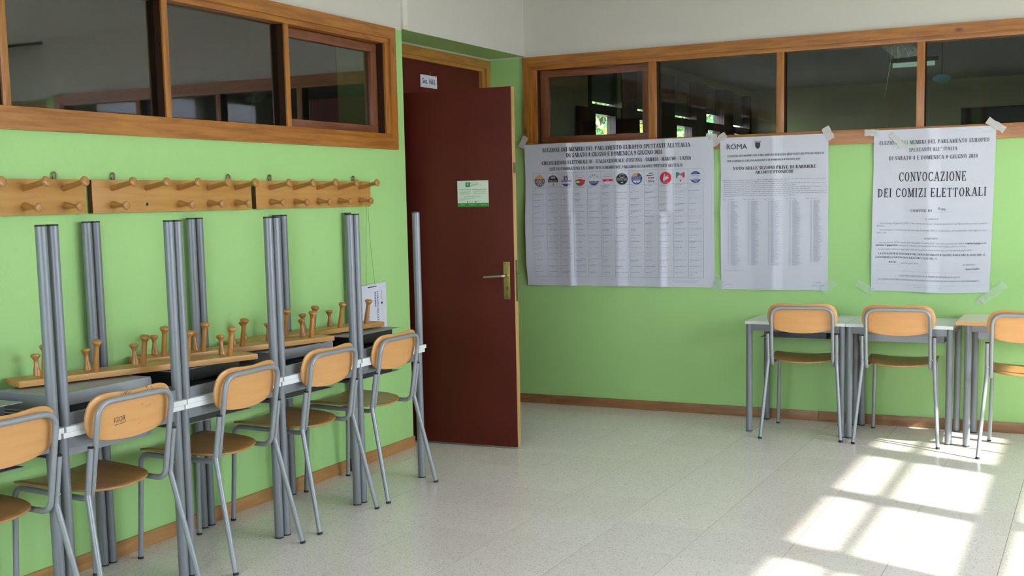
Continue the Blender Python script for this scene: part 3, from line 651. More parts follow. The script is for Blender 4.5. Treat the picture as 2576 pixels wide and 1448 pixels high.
# ------------------------------------------------------------------ lettering: a small roman alphabet drawn as strokes, and flat print laid on the paper
TK, TN = 0.19, 0.07
GL_ = {
 'A': (.80, [('T',.40,1,.70,0),('t',.38,.98,.09,0),('t',.2,.34,.58,.34),('f',.09,0),('f',.69,0)]),
 'B': (.70, [('s',.16,0,1),('a',.2,.755,.36,.245,-90,90),('a',.2,.265,.42,.265,-90,90),('t',.04,.97,.24,.97),('t',.04,.03,.24,.03),('t',.16,.5,.24,.5)]),
 'C': (.76, [('a',.42,.5,.38,.51,42,318),('t',.70,.98,.70,.70),('t',.70,.15,.72,.24)]),
 'D': (.80, [('s',.16,0,1),('a',.2,.5,.54,.5,-90,90),('t',.04,.97,.24,.97),('t',.04,.03,.24,.03)]),
 'E': (.68, [('s',.16,0,1),('t',.04,.97,.60,.97),('t',.04,.03,.63,.03),('t',.16,.51,.44,.51),('t',.59,1,.59,.78),('t',.62,0,.62,.24),('t',.43,.63,.43,.39)]),
 'F': (.64, [('s',.16,0,1),('t',.04,.97,.58,.97),('f',.16,0),('t',.16,.49,.42,.49),('t',.57,1,.57,.78)]),
 'G': (.80, [('a',.42,.5,.38,.51,42,318),('t',.68,.98,.68,.72),('s',.67,.06,.42),('f',.67,.42)]),
 'H': (.84, [('s',.16,0,1),('s',.68,0,1),('t',.16,.5,.68,.5),('f',.16,0),('f',.16,1),('f',.68,0),('f',.68,1)]),
 'I': (.36, [('s',.18,0,1),('f',.18,0),('f',.18,1)]),
 'L': (.66, [('s',.16,0,1),('f',.16,1),('t',.04,.03,.60,.03),('t',.59,0,.59,.26)]),
 'M': (.98, [('t',.13,0,.13,1),('T',.17,1,.47,.03),('t',.47,.03,.80,.98),('s',.82,0,1),('f',.13,0),('f',.82,0),('f',.10,1),('f',.86,1)]),
 'N': (.82, [('t',.13,0,.13,1),('T',.15,1,.67,.02),('t',.68,0,.68,1),('f',.13,0),('f',.10,1),('f',.68,1)]),
 'O': (.80, [('a',.40,.5,.37,.51,0,360)]),
 'P': (.66, [('s',.16,0,1),('a',.2,.73,.40,.27,-90,90),('f',.16,0),('t',.04,.97,.24,.97),('t',.16,.46,.24,.46)]),
 'R': (.78, [('s',.16,0,1),('a',.2,.745,.38,.255,-90,90),('f',.16,0),('t',.04,.97,.24,.97),('t',.16,.49,.26,.49),('T',.32,.5,.64,0),('f',.68,0)]),
 'S': (.60, [('a',.30,.745,.24,.265,25,250),('a',.30,.265,.25,.275,-155,70),('T',.16,.66,.46,.36),('t',.52,.98,.52,.74),('t',.06,.02,.06,.28)]),
 'T': (.72, [('s',.36,0,1),('f',.36,0),('t',.04,.97,.68,.97),('t',.05,1,.05,.76),('t',.67,1,.67,.76)]),
 'U': (.80, [('s',.15,.28,1),('a',.40,.30,.33,.31,180,360),('t',.70,.3,.70,1),('f',.15,1),('f',.68,1)]),
 'V': (.76, [('T',.11,1,.39,0),('t',.38,0,.66,1),('f',.11,1),('f',.64,1)]),
 'Z': (.70, [('t',.07,.97,.62,.97),('T',.56,.97,.12,.03),('t',.06,.03,.64,.03),('t',.07,1,.07,.78),('t',.63,0,.63,.24)]),
 '0': (.56, [('a',.28,.5,.25,.5,0,360)]), '1': (.46, [('s',.24,0,1),('f',.24,0),('t',.08,.84,.24,.98)]),
 '2': (.56, [('a',.27,.72,.22,.28,-20,165),('T',.42,.62,.12,.08),('t',.06,.05,.52,.05),('t',.51,.02,.51,.18)]),
 '3': (.56, [('a',.26,.75,.21,.25,-90,150),('a',.25,.26,.25,.27,-150,90)]),
 '4': (.58, [('s',.38,0,1),('t',.38,.98,.05,.30),('t',.04,.28,.54,.28)]),
 '5': (.54, [('t',.12,.97,.46,.97),('t',.12,.55,.12,.98),('a',.24,.31,.25,.32,-150,110)]),
 '6': (.56, [('a',.28,.30,.24,.30,0,360),('T',.12,.35,.42,.98)]), '7': (.54, [('t',.05,.96,.50,.96),('T',.46,.95,.18,0)]),
 '8': (.56, [('a',.28,.755,.20,.245,0,360),('a',.28,.27,.24,.275,0,360)]), '9': (.56, [('a',.28,.69,.24,.30,0,360),('T',.43,.62,.14,.02)]),
 "'": (.24, [('s',.12,.72,1)]), '.': (.28, [('s',.13,0,.12)]), ',': (.28, [('s',.13,-.12,.12)]), '-': (.42, [('t',.06,.35,.36,.35),('t',.06,.32,.36,.32)]),
 '(': (.36, [('a',.34,.4,.26,.62,110,250)]), ')': (.36, [('a',.02,.4,.26,.62,-70,70)]), ' ': (.34, []),
}
def glyph_quads(ch):
    q = []
    for s in GL_[ch][1]:
        if s[0] == 's': x, a, b = s[1:]; q.append([(x-TK/2, a), (x+TK/2, a), (x+TK/2, b), (x-TK/2, b)])
        elif s[0] == 'f': x, y = s[1:]; y0 = y-0.055 if y > 0.2 else y; q.append([(x-.16, y0), (x+.16, y0), (x+.16, y0+.055), (x-.16, y0+.055)])
        elif s[0] in 'tT':
            x0, y0, x1, y1 = s[1:]; w = TK if s[0] == 'T' else TN
            dx, dy = x1-x0, y1-y0; l = math.hypot(dx, dy); nx, ny = -dy/l*w/2, dx/l*w/2
            if s[0] == 'T': nx, ny = math.copysign(w/2*1.05, nx), 0.0
            q.append([(x0+nx, y0+ny), (x1+nx, y1+ny), (x1-nx, y1-ny), (x0-nx, y0-ny)])
        elif s[0] == 'a':
            cx, cy, rx, ry, a0, a1 = s[1:]; n = max(5, int(abs(a1-a0)/24))
            for k in range(n):
                t0, t1 = R(a0+(a1-a0)*k/n), R(a0+(a1-a0)*(k+1)/n); ix, iy = max(rx-TK, .01), max(ry-TN, .01)
                q.append([(cx+rx*math.cos(t0), cy+ry*math.sin(t0)), (cx+rx*math.cos(t1), cy+ry*math.sin(t1)), (cx+ix*math.cos(t1), cy+iy*math.sin(t1)), (cx+ix*math.cos(t0), cy+iy*math.sin(t0))])
    return q
class Print:
    """flat print: polygons in sheet coordinates (u across, v up), laid on a sheet by its place() function"""
    def __init__(s): s.v = []; s.f = []
    def poly(s, pts): n = len(s.v); s.v += pts; s.f.append(list(range(n, n+len(pts))))
    def rect(s, u0, u1, v0, v1): s.poly([(u0, v0), (u1, v0), (u1, v1), (u0, v1)])
    def line(s, u0, v0, u1, v1, w=0.0012, n=1):
        for k in range(n):
            a, b, c, d = u0+(u1-u0)*k/n, v0+(v1-v0)*k/n, u0+(u1-u0)*(k+1)/n, v0+(v1-v0)*(k+1)/n
            l = math.hypot(c-a, d-b); nx, ny = -(d-b)/l*w/2, (c-a)/l*w/2; s.poly([(a+nx, b+ny), (c+nx, d+ny), (c-nx, d-ny), (a-nx, b-ny)])
    def serif(s, txt, u0, v0, u1, v1, h, gap=0.06):
        adv = sum(GL_[c][0]+gap for c in txt)-gap; k = (u1-u0)/adv; x = 0
        for c in txt:
            for q in glyph_quads(c): s.poly([(u0+k*(x+px), v0+(v1-v0)*(x+px)/adv+h*py) for px, py in q])
            x += GL_[c][0]+gap
    def sans(s, txt, u0, v0, u1, v1, h, slant=0.0, bold=0.0):
        cu = bpy.data.curves.new('lettering', 'FONT'); cu.body = txt; cu.resolution_u = 2; cu.shear = slant; cu.offset = bold
        o = bpy.data.objects.new('lettering', cu); C.objects.link(o)
        me = bpy.data.meshes.new_from_object(o); bpy.data.objects.remove(o); bpy.data.curves.remove(cu)
        xs_ = [v.co.x for v in me.vertices]; a, b = min(xs_), max(xs_); k = (u1-u0)/(b-a); kh = h/0.70
        n = len(s.v); s.v += [(u0+(v.co.x-a)*k, v0+(v1-v0)*(v.co.x-a)/(b-a)+v.co.y*kh) for v in me.vertices]; s.f += [[n+i for i in p.vertices] for p in me.polygons]
        bpy.data.meshes.remove(me)
    def ellipse(s, cu, cv, ru, rv, a0=0, a1=360, n=24, close=True):
        s.poly([(cu+ru*math.cos(R(a0+(a1-a0)*k/n)), cv+rv*math.sin(R(a0+(a1-a0)*k/n))) for k in range(n if abs(a1-a0) >= 360 else n+1)])
    def ring(s, cu, cv, ru, rv, w, n=32):
        for k in range(n):
            a, b = 2*math.pi*k/n, 2*math.pi*(k+1)/n
            s.poly([(cu+ru*math.cos(a), cv+rv*math.sin(a)), (cu+ru*math.cos(b), cv+rv*math.sin(b)), (cu+(ru-w)*math.cos(b), cv+(rv-w)*math.sin(b)), (cu+(ru-w)*math.cos(a), cv+(rv-w)*math.sin(a))])
    def seg(s, cu, cv, r, lo, hi, n=14):
        """slice of a disc of radius r between heights lo and hi (fractions of r)"""
        L = []; Rr = []
        for k in range(n+1):
            y = lo+(hi-lo)*k/n; x = math.sqrt(max(0, 1-y*y)); Rr.append((cu+x*r, cv+y*r)); L.append((cu-x*r, cv+y*r))
        s.poly(Rr + L[::-1])
    def words(s, u0, u1, v, h, dens=1.0):
        """line of small print, word by word"""
        u = u0
        while u < u1:
            w = min(random.uniform(1.6, 6.5)*h, u1-u); s.rect(u, u+w, v, v+h*random.uniform(0.55, 0.8)); u += w + h*random.uniform(0.5, 0.9)/dens
    def build(s, name, mat, parent, place, lift):
        if not s.f: return None
        big = [f for f in s.f if max(max(s.v[i][0] for i in f)-min(s.v[i][0] for i in f), 0) > 0.014]
        if big:
            bm = bmesh.new(); keep = [f for f in s.f if f not in big] if len(big) < len(s.f) else []
            for f in big: bm.faces.new([bm.verts.new((s.v[i][0], s.v[i][1], 0)) for i in f])
            for _ in range(4):
                bmesh.ops.triangulate(bm, faces=bm.faces[:])
                le = [e for e in bm.edges if abs(e.verts[0].co.x-e.verts[1].co.x) > 0.012]
                if not le: break
                bmesh.ops.subdivide_edges(bm, edges=le, cuts=1)
            bm.verts.index_update(); n = len(s.v); s.v = s.v + [(v.co.x, v.co.y) for v in bm.verts]; s.f = keep + [[n+v.index for v in f.verts] for f in bm.faces]; bm.free()
        o = raw(name, [place(u, v, lift) for u, v in s.v], s.f, mat, parent)
        if len(s.f) > 12: o['kind'] = 'stuff'
        return o

# ------------------------------------------------------------------ the three election posters on the back wall
def sheet(parent, u0, u1, v0, v1, place, nu, nv, name='sheet', mat=M_PAPER, th=0.0006):
    vs = []; fs = []
    for side in (0.0, -th):
        for j in range(nv+1):
            for i in range(nu+1): vs.append(place(u0+(u1-u0)*i/nu, v0+(v1-v0)*j/nv, side))
    n = (nu+1)*(nv+1)
    for j in range(nv):
        for i in range(nu):
            a = j*(nu+1)+i; fs.append((a, a+1, a+nu+2, a+nu+1)); fs.append((n+a, n+a+nu+1, n+a+nu+2, n+a+1))
    for i in range(nu): fs.append((i, n+i, n+i+1, i+1)); t = nv*(nu+1)+i; fs.append((t, t+1, n+t+1, n+t))
    for j in range(nv): a = j*(nu+1); b = a+nu+1; fs.append((a, b, n+b, n+a)); a += nu; b += nu; fs.append((a, n+a, n+b, b))
    o = raw(name, vs, fs, mat, parent)
    for p in o.data.polygons: p.use_smooth = True
    o.data.set_sharp_from_angle(angle=R(50)); return o
def ridge(d, w, p=1.3): d = abs(d)/w; return (1-d)**p if d < 1 else 0.0
def fold(d, wl, wr): return ridge(d, wl if d < 0 else wr, 1.15)      # crease with a long and a short flank
def tape(parent, u, v, l, w, ang, y, mat=M_TAPE, lump=0.0008):
    bm = bmesh.new(); n = 6; c, s = math.cos(R(ang)), math.sin(R(ang)); rows = []
    for k in range(n+1):
        t = (k/n-0.5)*l; row = []
        for e in (-0.5, 0.5):
            ee = e*w*(1+0.12*math.sin(k*2.1+u*9)); yy = y-lump*math.sin(math.pi*k/n)*(0.5+0.5*math.sin(k*1.7+v*5))
            row.append(bm.verts.new((u+t*c-ee*s, yy, v+t*s+ee*c)))
        rows.append(row)
    for a, b in zip(rows, rows[1:]): bm.faces.new((a[0], b[0], b[1], a[1]))
    r = bmesh.ops.extrude_face_region(bm, geom=bm.faces[:]); bmesh.ops.translate(bm, vec=(0, -0.0004, 0), verts=[e for e in r['geom'] if isinstance(e, bmesh.types.BMVert)])
    return obj('tape', bm, mat, parent)
YT = YB-0.0185                                   # the posters hang over the casing, 18 mm clear of the wall at the top
def drop(v): return min(1.0, max(0.0, (v-1.60)/0.17))     # 1 at the top over the casing, 0 lower down

# list of candidates: wide sheet with twelve emblems
p1 = thing('poster', 'wide white poster with a row of twelve round emblems over printed lists', 'poster', (0, 0, 0), group='posters taped to the back wall')
F1 = (-3.350, -2.985, -2.660)
def place1(u, v, lift):
    y = YB-0.004-0.015*drop(v)
    cr = 1.0 if v < 1.35 else 0.8
    y -= 0.018*cr*fold(u-(F1[0]+0.012*(v < 1.35)), 0.13, 0.036) + 0.015*fold(u-F1[1], 0.16, 0.07) + 0.017*cr*(fold(u-(F1[2]-0.012), 0.12, 0.036) if v < 1.35 else fold(u-(F1[2]+0.03), 0.10, 0.05))
    y -= 0.022*max(0, (-3.50-u)/0.18)*max(0.0, min(1, (1.75-v)/0.5))*max(0.15, min(1, (v-0.86)/0.15)) + 0.004*ridge(v-1.345, 0.10)
    y -= 0.003*math.sin(u*7+v*3)+0.003
    uu = u + 0.010*max(0, (1.2-v))*max(0, (-3.3-u)/0.38)*1.6
    return (uu, y-lift, v)
sheet(p1, -3.683, -2.306, 0.852, 1.842, place1, 138, 80)
pk = Print()
for t_, a, b, c, dd, h in (("ELEZIONE DEI MEMBRI DEL PARLAMENTO EUROPEO SPETTANTI ALL'ITALIA", -3.541, 1.785, -2.465, 1.783, 0.0281),
    ("DI SABATO 8 GIUGNO E DOMENICA 9 GIUGNO 2024", -3.352, 1.744, -2.658, 1.742, 0.0287),
    ("CIRCOSCRIZIONE ELETTORALE III - ITALIA CENTRALE (TOSCANA - UMBRIA - MARCHE - LAZIO)", -3.549, 1.697, -2.460, 1.698, 0.0243),
    ("LISTE DEI CANDIDATI PER L'ELEZIONE DI N. 15 MEMBRI DEL PARLAMENTO EUROPEO SPETTANTI ALL'ITALIA", -3.493, 1.657, -2.520, 1.656, 0.0199)):
    pk.serif(t_, a, b, c, dd, h)
pk.build('headline', M_INK, p1, place1, 0.0022)
ta, tb, tt, th_, tbm = -3.624, -2.381, 1.640, 1.544, 0.915
gl = Print(); cw = (tb-ta)/12
for k in range(13): gl.line(ta+cw*k, tt, ta+cw*k, tbm, 0.0014, 12)
for v in (tt, th_, tbm): gl.line(ta, v, tb, v, 0.0014, 48)
gl.build('table_lines', M_GREY, p1, place1, 0.0022)
gf = Print(); gt_ = Print(); rh = (th_-tbm)/15
for r_ in range(15):
    v = th_-rh*r_
    if r_: gf.line(ta, v, tb, v, 0.0006, 48)
    for k in range(12):
        u = ta+cw*k+0.006
        gt_.words(u, u+random.uniform(0.045, 0.085), v-0.0095, 0.0042)
        if random.random() < 0.16: gt_.words(u, u+random.uniform(0.03, 0.06), v-0.0150, 0.0042)
        for q in range(random.choice((1, 2, 2))): gf.words(u, u+random.uniform(0.018, 0.05), v-0.0220-0.0055*q, 0.0024)
for k in range(2): gf.words(-2.60+0.02*k, -2.42-0.01*k, 0.892-0.009*k, 0.0035)
gf.words(-3.59, -3.52, 0.888, 0.003)
gt_.build('candidate_names', ink('names', (.33, .33, .37)), p1, place1, 0.0022); gf.build('small_print', M_LINE, p1, place1, 0.0022)
# twelve emblems
EC = [ta+cw*(k+0.5) for k in range(12)]; EV = 1.588; ER = 0.0385
K_, W_, RD, OR_, BL, GN, YE = ink('black', (.03, .03, .03)), ink('white', (.60, .605, .65)), ink('red', (.55, .04, .06)), ink('orange', (.75, .33, .06)), ink('blue', (.05, .08, .28)), ink('green', (.04, .25, .10)), ink('yellow', (.70, .58, .06))
def lay(name, mat, fn, lift):
    p = Print(); fn(p); return p.build('emblem_'+name, mat, p1, place1, lift)
def emblem(k, parts):
    for lift, (mat, fn) in enumerate(parts):
        p = Print(); fn(p, EC[k], EV-0.004+0.0005*k*0, ER); p.build('emblem', mat, p1, place1, 0.0021+0.0003*lift)
rnd = random.Random(3)
emblem(0, [(ink('brown', (.16, .11, .11)), lambda p, u, v, r: p.ellipse(u, v, r, r, n=32)), (OR_, lambda p, u, v, r: p.seg(u, v, r*.99, .42, .98)),
           (W_, lambda p, u, v, r: (p.sans('LIBERTA', u-r*.86, v-r*.12, u+r*.86, v-r*.12, r*.34), [p.rect(u+r*x, u+r*(x+.16), v+r*y, v+r*(y+.07)) for x, y in [(rnd.uniform(-.7, .55), rnd.uniform(-.75, -.2)) for _ in range(26)]], [p.rect(u+r*x, u+r*(x+.14), v+r*y, v+r*(y+.08)) for x, y in [(rnd.uniform(-.5, .4), rnd.uniform(.3, .6)) for _ in range(9)]]))])
emblem(1, [(W_, lambda p, u, v, r: p.ellipse(u, v, r, r, n=32)), (K_, lambda p, u, v, r: (p.ring(u, v, r, r, r*.03), p.seg(u, v, r, -.22, 1.0), p.ring(u, v-r*.62, r*.13, r*.2, r*.07, 16))),
           (ink('grey', (.42, .43, .45)), lambda p, u, v, r: p.poly([(u-r*.5, v+r*.42), (u+r*.5, v+r*.42), (u+r*.42, v+r*.8), (u-r*.42, v+r*.8)])), (YE, lambda p, u, v, r: p.sans('MELONI', u-r*.76, v-r*.12, u+r*.76, v-r*.12, r*.32))])
emblem(2, [(W_, lambda p, u, v, r: p.ellipse(u, v, r, r, n=32)), (ink('plum', (.10, .06, .14)), lambda p, u, v, r: (p.ring(u, v, r, r, r*.03), p.seg(u, v, r, -1, -.55), p.rect(u-r*.42, u+r*.36, v+r*.12, v+r*.78))),
           (ink('violet', (.20, .19, .32)), lambda p, u, v, r: p.seg(u, v, r*.94, -.22, .08)), (ink('skin', (.50, .36, .36)), lambda p, u, v, r: p.ellipse(u, v+r*.38, r*.24, r*.26, n=12))])
emblem(3, [(W_, lambda p, u, v, r: p.ellipse(u, v, r, r, n=32)), (RD, lambda p, u, v, r: (p.ring(u, v, r, r, r*.02), p.poly([(u, v-r), (u, v+r*.22), (u+r*.98, v+r*.05), (u+r*.8, v-r*.55), (u+r*.45, v-r*.9)]), p.sans('Sinistra', u-r*.5, v+r*.36, u+r*.5, v+r*.36, r*.2))),
           (ink('olive', (.13, .17, .03)), lambda p, u, v, r: p.poly([(u, v-r), (u, v+r*.22), (u-r*.98, v+r*.05), (u-r*.8, v-r*.55), (u-r*.45, v-r*.9)])), (W_, lambda p, u, v, r: (p.rect(u-r*.8, u-r*.12, v-r*.45, v-r*.15), p.sans('Verdi', u-r*.4, v+r*.62, u+r*.4, v+r*.62, r*.16)))])
emblem(4, [(W_, lambda p, u, v, r: p.ellipse(u, v, r, r, n=32)), (BL, lambda p, u, v, r: (p.ring(u, v, r, r, r*.025), p.seg(u, v, r, -1, -.25), [p.serif(c, u+r*x-r*.11, v+r*y, u+r*x+r*.11, v+r*y, r*.32) for c, x, y in (('L', -.55, .38), ('E', -.2, .6), ('G', .2, .6), ('A', .55, .38))])),
           (ink('grey', (.42, .43, .45)), lambda p, u, v, r: p.poly([(u-r*.1, v-r*.2), (u+r*.1, v+r*.05), (u+r*.14, v+r*.4), (u-r*.06, v+r*.45), (u-r*.02, v+r*.1), (u-r*.3, v-r*.2)])), (YE, lambda p, u, v, r: p.sans('SALVINI', u-r*.74, v-r*.62, u+r*.74, v-r*.62, r*.3))])
emblem(5, [(W_, lambda p, u, v, r: p.ellipse(u, v, r, r, n=32)), (RD, lambda p, u, v, r: (p.ring(u, v, r, r, r*.035), p.seg(u, v, r*.97, -.34, .04))), (K_, lambda p, u, v, r: p.sans('MOVIMENTO', u-r*.66, v+r*.42, u+r*.66, v+r*.42, r*.17)),
           (W_, lambda p, u, v, r: p.sans('2050', u-r*.3, v-r*.26, u+r*.3, v-r*.26, r*.22)), (ink('pink', (.62, .25, .28)), lambda p, u, v, r: p.words(u-r*.6, u+r*.6, v+r*.14, r*.12))])
emblem(6, [(K_, lambda p, u, v, r: p.ellipse(u, v, r, r, n=32)), (W_, lambda p, u, v, r: (p.sans('alternativa', u-r*.8, v+r*.08, u+r*.8, v+r*.08, r*.2), p.sans('POPOLARE', u-r*.84, v-r*.28, u+r*.84, v-r*.28, r*.24), p.ring(u, v+r*.55, r*.42, r*.3, r*.06, 18), p.rect(u-r*.2, u+r*.2, v-r*.66, v-r*.54)))])
emblem(7, [(BL, lambda p, u, v, r: p.ellipse(u, v, r, r, n=32)), (OR_, lambda p, u, v, r: p.poly([(u-r*.92, v+r*.38), (u-r*.6, v+r*.78), (u-r*.2, v+r*.97), (u+r*.25, v+r*.96), (u+r*.1, v+r*.45)])), (W_, lambda p, u, v, r: (p.seg(u, v, r*.8, -1.2, -.38), p.sans('STATI UNITI', u-r*.8, v+r*.14, u+r*.8, v+r*.14, r*.22), p.sans('EUROPA', u-r*.74, v-r*.2, u+r*.74, v-r*.2, r*.26))), (BL, lambda p, u, v, r: p.ellipse(u, v-r*.7, r*.13, r*.15, n=8))])
emblem(8, [(W_, lambda p, u, v, r: p.ellipse(u, v, r, r, n=32)), (GN, lambda p, u, v, r: (p.ring(u, v, r, r, r*.02), p.poly([(u-r*.6, v+r*.72), (u-r*.3, v+r*.93), (u+r*.2, v+r*.95), (u+r*.5, v+r*.85), (u, v+r*.8)]))), (RD, lambda p, u, v, r: p.poly([(u-r*.9, v+r*.38), (u-r*.8, v+r*.55), (u, v+r*.58), (u+r*.5, v+r*.66), (u+r*.45, v+r*.52), (u-r*.1, v+r*.42)])),
           (ink('plum', (.10, .06, .14)), lambda p, u, v, r: [p.words(u-r*.6, u+r*.6, v+r*y, r*.15) for y in (.08, -.16, -.42, -.66)])])
emblem(9, [(RD, lambda p, u, v, r: p.ellipse(u, v, r*1.04, r*1.04, n=32)), (W_, lambda p, u, v, r: (p.poly([(u-r*.5, v-r*.35), (u-r*.3, v-r*.6), (u-r*.05, v-r*.45), (u+r*.3, v-r*.2), (u+r*.62, v+r*.05), (u+r*.4, v+r*.12), (u+r*.36, v+r*.55), (u+r*.05, v+r*.15), (u-r*.02, v+r*.5), (u-r*.18, v+r*.78), (u-r*.3, v+r*.35), (u-r*.12, v-r*.12)]), p.words(u-r*.5, u+r*.5, v-r*.84, r*.1)))])
emblem(10, [(GN, lambda p, u, v, r: p.sans('P', u-r*.82, v+r*.02, u-r*.18, v+r*.02, r*.84, bold=0.06)), (RD, lambda p, u, v, r: (p.poly([(u-r*.02, v+r*.25), (u-r*.02, v+r*.72), (u+r*.16, v+r*.64), (u+r*.24, v+r*.48), (u+r*.16, v+r*.33)]), p.poly([(u+r*.35, v+r*.0), (u+r*.72, v+r*.0), (u+r*.72, v+r*.86), (u+r*.3, v+r*.86), (u+r*.5, v+r*.68), (u+r*.56, v+r*.44), (u+r*.5, v+r*.2)]), p.ellipse(u-r*.05, v-r*.55, r*.16, r*.16, n=10))), (ink('grey', (.42, .43, .45)), lambda p, u, v, r: p.words(u-r*.8, u+r*.7, v-r*.26, r*.09))])
emblem(11, [(W_, lambda p, u, v, r: p.ellipse(u, v, r, r, n=32)), (BL, lambda p, u, v, r: (p.ring(u, v, r, r, r*.02), p.seg(u, v, r, .48, 1), p.seg(u, v, r, -1, -.42), p.sans('AZIONE', u-r*.68, v+r*.1, u+r*.68, v+r*.1, r*.24), p.sans('CALENDA', u-r*.62, v-r*.3, u+r*.62, v-r*.3, r*.2))), (W_, lambda p, u, v, r: (p.words(u-r*.45, u+r*.4, v+r*.66, r*.12), p.words(u-r*.5, u+r*.5, v-r*.62, r*.12), p.words(u-r*.25, u+r*.3, v-r*.82, r*.09)))])
tape(p1, -3.688, 1.862, 0.085, 0.045, 62, YB-0.0235); tape(p1, -2.320, 1.842, 0.075, 0.04, -10, YB-0.0245); tape(p1, -2.285, 0.862, 0.08, 0.05, 40, YB-0.010, M_CLTAPE)
tape(p1, -2.29, 0.905, 0.07, 0.035, 80, YB-0.009, M_CLTAPE); tape(p1, -3.712, 0.882, 0.026, 0.016, 70, YB-0.004, M_TAPE, 0.0)

# barrier-free polling stations: narrow sheet headed ROMA
p2 = thing('poster', 'narrow white poster headed ROMA with a dark shield and columns of tiny print', 'poster', group='posters taped to the back wall')
def place2(u, v, lift):
    y = YB-0.004-0.015*drop(v)
    y -= 0.013*fold(u+1.913, 0.14, 0.06) + 0.006*ridge(v-1.335, 0.12) + 0.010*max(0, (-2.10-u)/0.16)*max(0, min(1, (1.7-v)/0.35))*max(0, min(1, (v-0.9)/0.2))
    y -= 0.002*math.sin(u*11+v*4)+0.003
    return (u, y-lift, v)
sheet(p2, -2.261, -1.564, 0.843, 1.831, place2, 70, 80)
pk = Print(); pk.sans('ROMA', -2.217, 1.755, -2.082, 1.754, 0.0333)
for t_, a, b, c, dd, h in (("ELEZIONE DEI MEMBRI DEL PARLAMENTO EUROPEO SPETTANTI ALL'ITALIA INDETTE", -2.214, 1.706, -1.589, 1.706, 0.0118),
    ("PER I GIORNI DI SABATO 8 GIUGNO E DI DOMENICA 9 GIUGNO 2024", -2.214, 1.673, -1.742, 1.675, 0.0118),
    ("VOTO NELLE SEZIONI PRIVE DI BARRIERE", -2.177, 1.621, -1.641, 1.621, 0.0206), ("ARCHITETTONICHE", -2.032, 1.593, -1.783, 1.594, 0.0191)): pk.serif(t_, a, b, c, dd, h)
pk.build('headline', M_INK, p2, place2, 0.0022)
ps = Print(); su, sv = -2.0125, 1.778
ps.poly([(su-0.016, sv+0.014), (su+0.016, sv+0.014), (su+0.017, sv-0.008), (su+0.010, sv-0.020), (su, sv-0.027), (su-0.010, sv-0.020), (su-0.017, sv-0.008)])
ps.build('shield', ink('shield', (.06, .065, .06)), p2, place2, 0.0022)
ps = Print()
for k in range(5): u = su-0.018+0.009*k; ps.poly([(u-0.003, sv+0.015), (u+0.003, sv+0.015), (u+0.0035, sv+0.022), (u, sv+0.026), (u-0.0035, sv+0.022)])
ps.ellipse(su+0.002, sv-0.002, 0.005, 0.008, n=10)
ps.build('crown', M_GREY, p2, place2, 0.0022)
ps = Print(); pf = Print()
for k, e in enumerate((1, .62, 1, .72, 1, .85, 1, 1, .7)): ps.words(-2.242, -2.242+0.665*e, 1.553-0.0127*k, 0.0052)
for k in range(5):
    u = -2.243+0.1345*k
    for a, b in ((0, .018), (.03, .042), (.05, .07)): ps.rect(u+a, u+b, 1.428, 1.431)
    n_ = 86 if k < 4 else 81
    for q in range(n_):
        v = 1.416-0.00485*q
        pf.rect(u+.030, u+.037, v, v+.0021); pf.rect(u+.048, u+.048+random.uniform(.025, .052) + (0.02 if random.random() < .12 else 0), v, v+.0021); pf.rect(u+.0915 if k < 4 else u+.03, u+.0935 if k < 4 else u+.032, v, v+.002)
ps.words(-2.242, -2.11, 0.965, 0.004); ps.words(-2.24, -2.18, 0.872, 0.003)
ps.build('paragraph', ink('paragraph', (.38, .38, .43)), p2, place2, 0.0022); pf.build('street_list', ink('list', (.42, .42, .47)), p2, place2, 0.0022)
ps = Print(); ps.sans('Il Sindaco', -1.652, 0.890, -1.606, 0.890, 0.008, 0.2); ps.sans('Roberto Gualtieri', -1.665, 0.870, -1.582, 0.871, 0.0085, 0.3); ps.build('signature', M_GREY, p2, place2, 0.0022)
tape(p2, -2.268, 1.822, 0.11, 0.042, 36, YB-0.0245); tape(p2, -1.566, 1.832, 0.085, 0.05, -62, YB-0.0245); tape(p2, -1.560, 0.868, 0.10, 0.05, 40, YB-0.012, M_CLTAPE); tape(p2, -2.275, 0.885, 0.075, 0.04, 25, YB-0.010, M_CLTAPE)

# convocation of the voters
p3 = thing('poster', 'white poster with CONVOCAZIONE DEI COMIZI ELETTORALI in large letters', 'poster', group='posters taped to the back wall')
def place3(u, v, lift):
    y = YB-0.004-0.015*drop(v)
    y -= 0.014*fold(u+0.955-0.02*(1.35-v), 0.15, 0.07) + 0.005*ridge(v-1.335, 0.11) + 0.008*max(0, (-1.12-u)/0.17)*max(0, min(1, (1.7-v)/0.35))*max(0, min(1, (v-0.88)/0.2))
    y -= 0.002*math.sin(u*9-v*5)+0.003
    return (u-(0.010+0.009*min(1.0, max(0.0, (u+1.29)/0.70)))*(1.84-v), y-lift, v - 0.010*(1.84-v)*ridge(u+0.85, 0.3, 1))
sheet(p3, -1.288, -0.588, 0.848, 1.836, place3, 70, 80)
pk = Print(); pm = Print(); pg = Print(); pl_ = Print()
for t_, a, b, c, dd, h in (("ELEZIONE DEI MEMBRI DEL PARLAMENTO EUROPEO", -1.254, 1.746, -0.623, 1.744, 0.0230), ("SPETTANTI ALL' ITALIA", -1.078, 1.700, -0.802, 1.701, 0.0216), ("DI SABATO 8 E DOMENICA 9 GIUGNO 2024", -1.195, 1.652, -0.685, 1.652, 0.0230)):
    pm.serif(t_, a, b, c, dd, h, 0.14)
TK = 0.15
pk.serif("CONVOCAZIONE", -1.135, 1.522, -0.746, 1.520, 0.0557, 0.14); pk.build('title_line', M_INK, p3, place3, 0.0022); pk = Print(); pk.serif("DEI COMIZI ELETTORALI", -1.258, 1.427, -0.629, 1.426, 0.0528, 0.14)
TK = 0.19
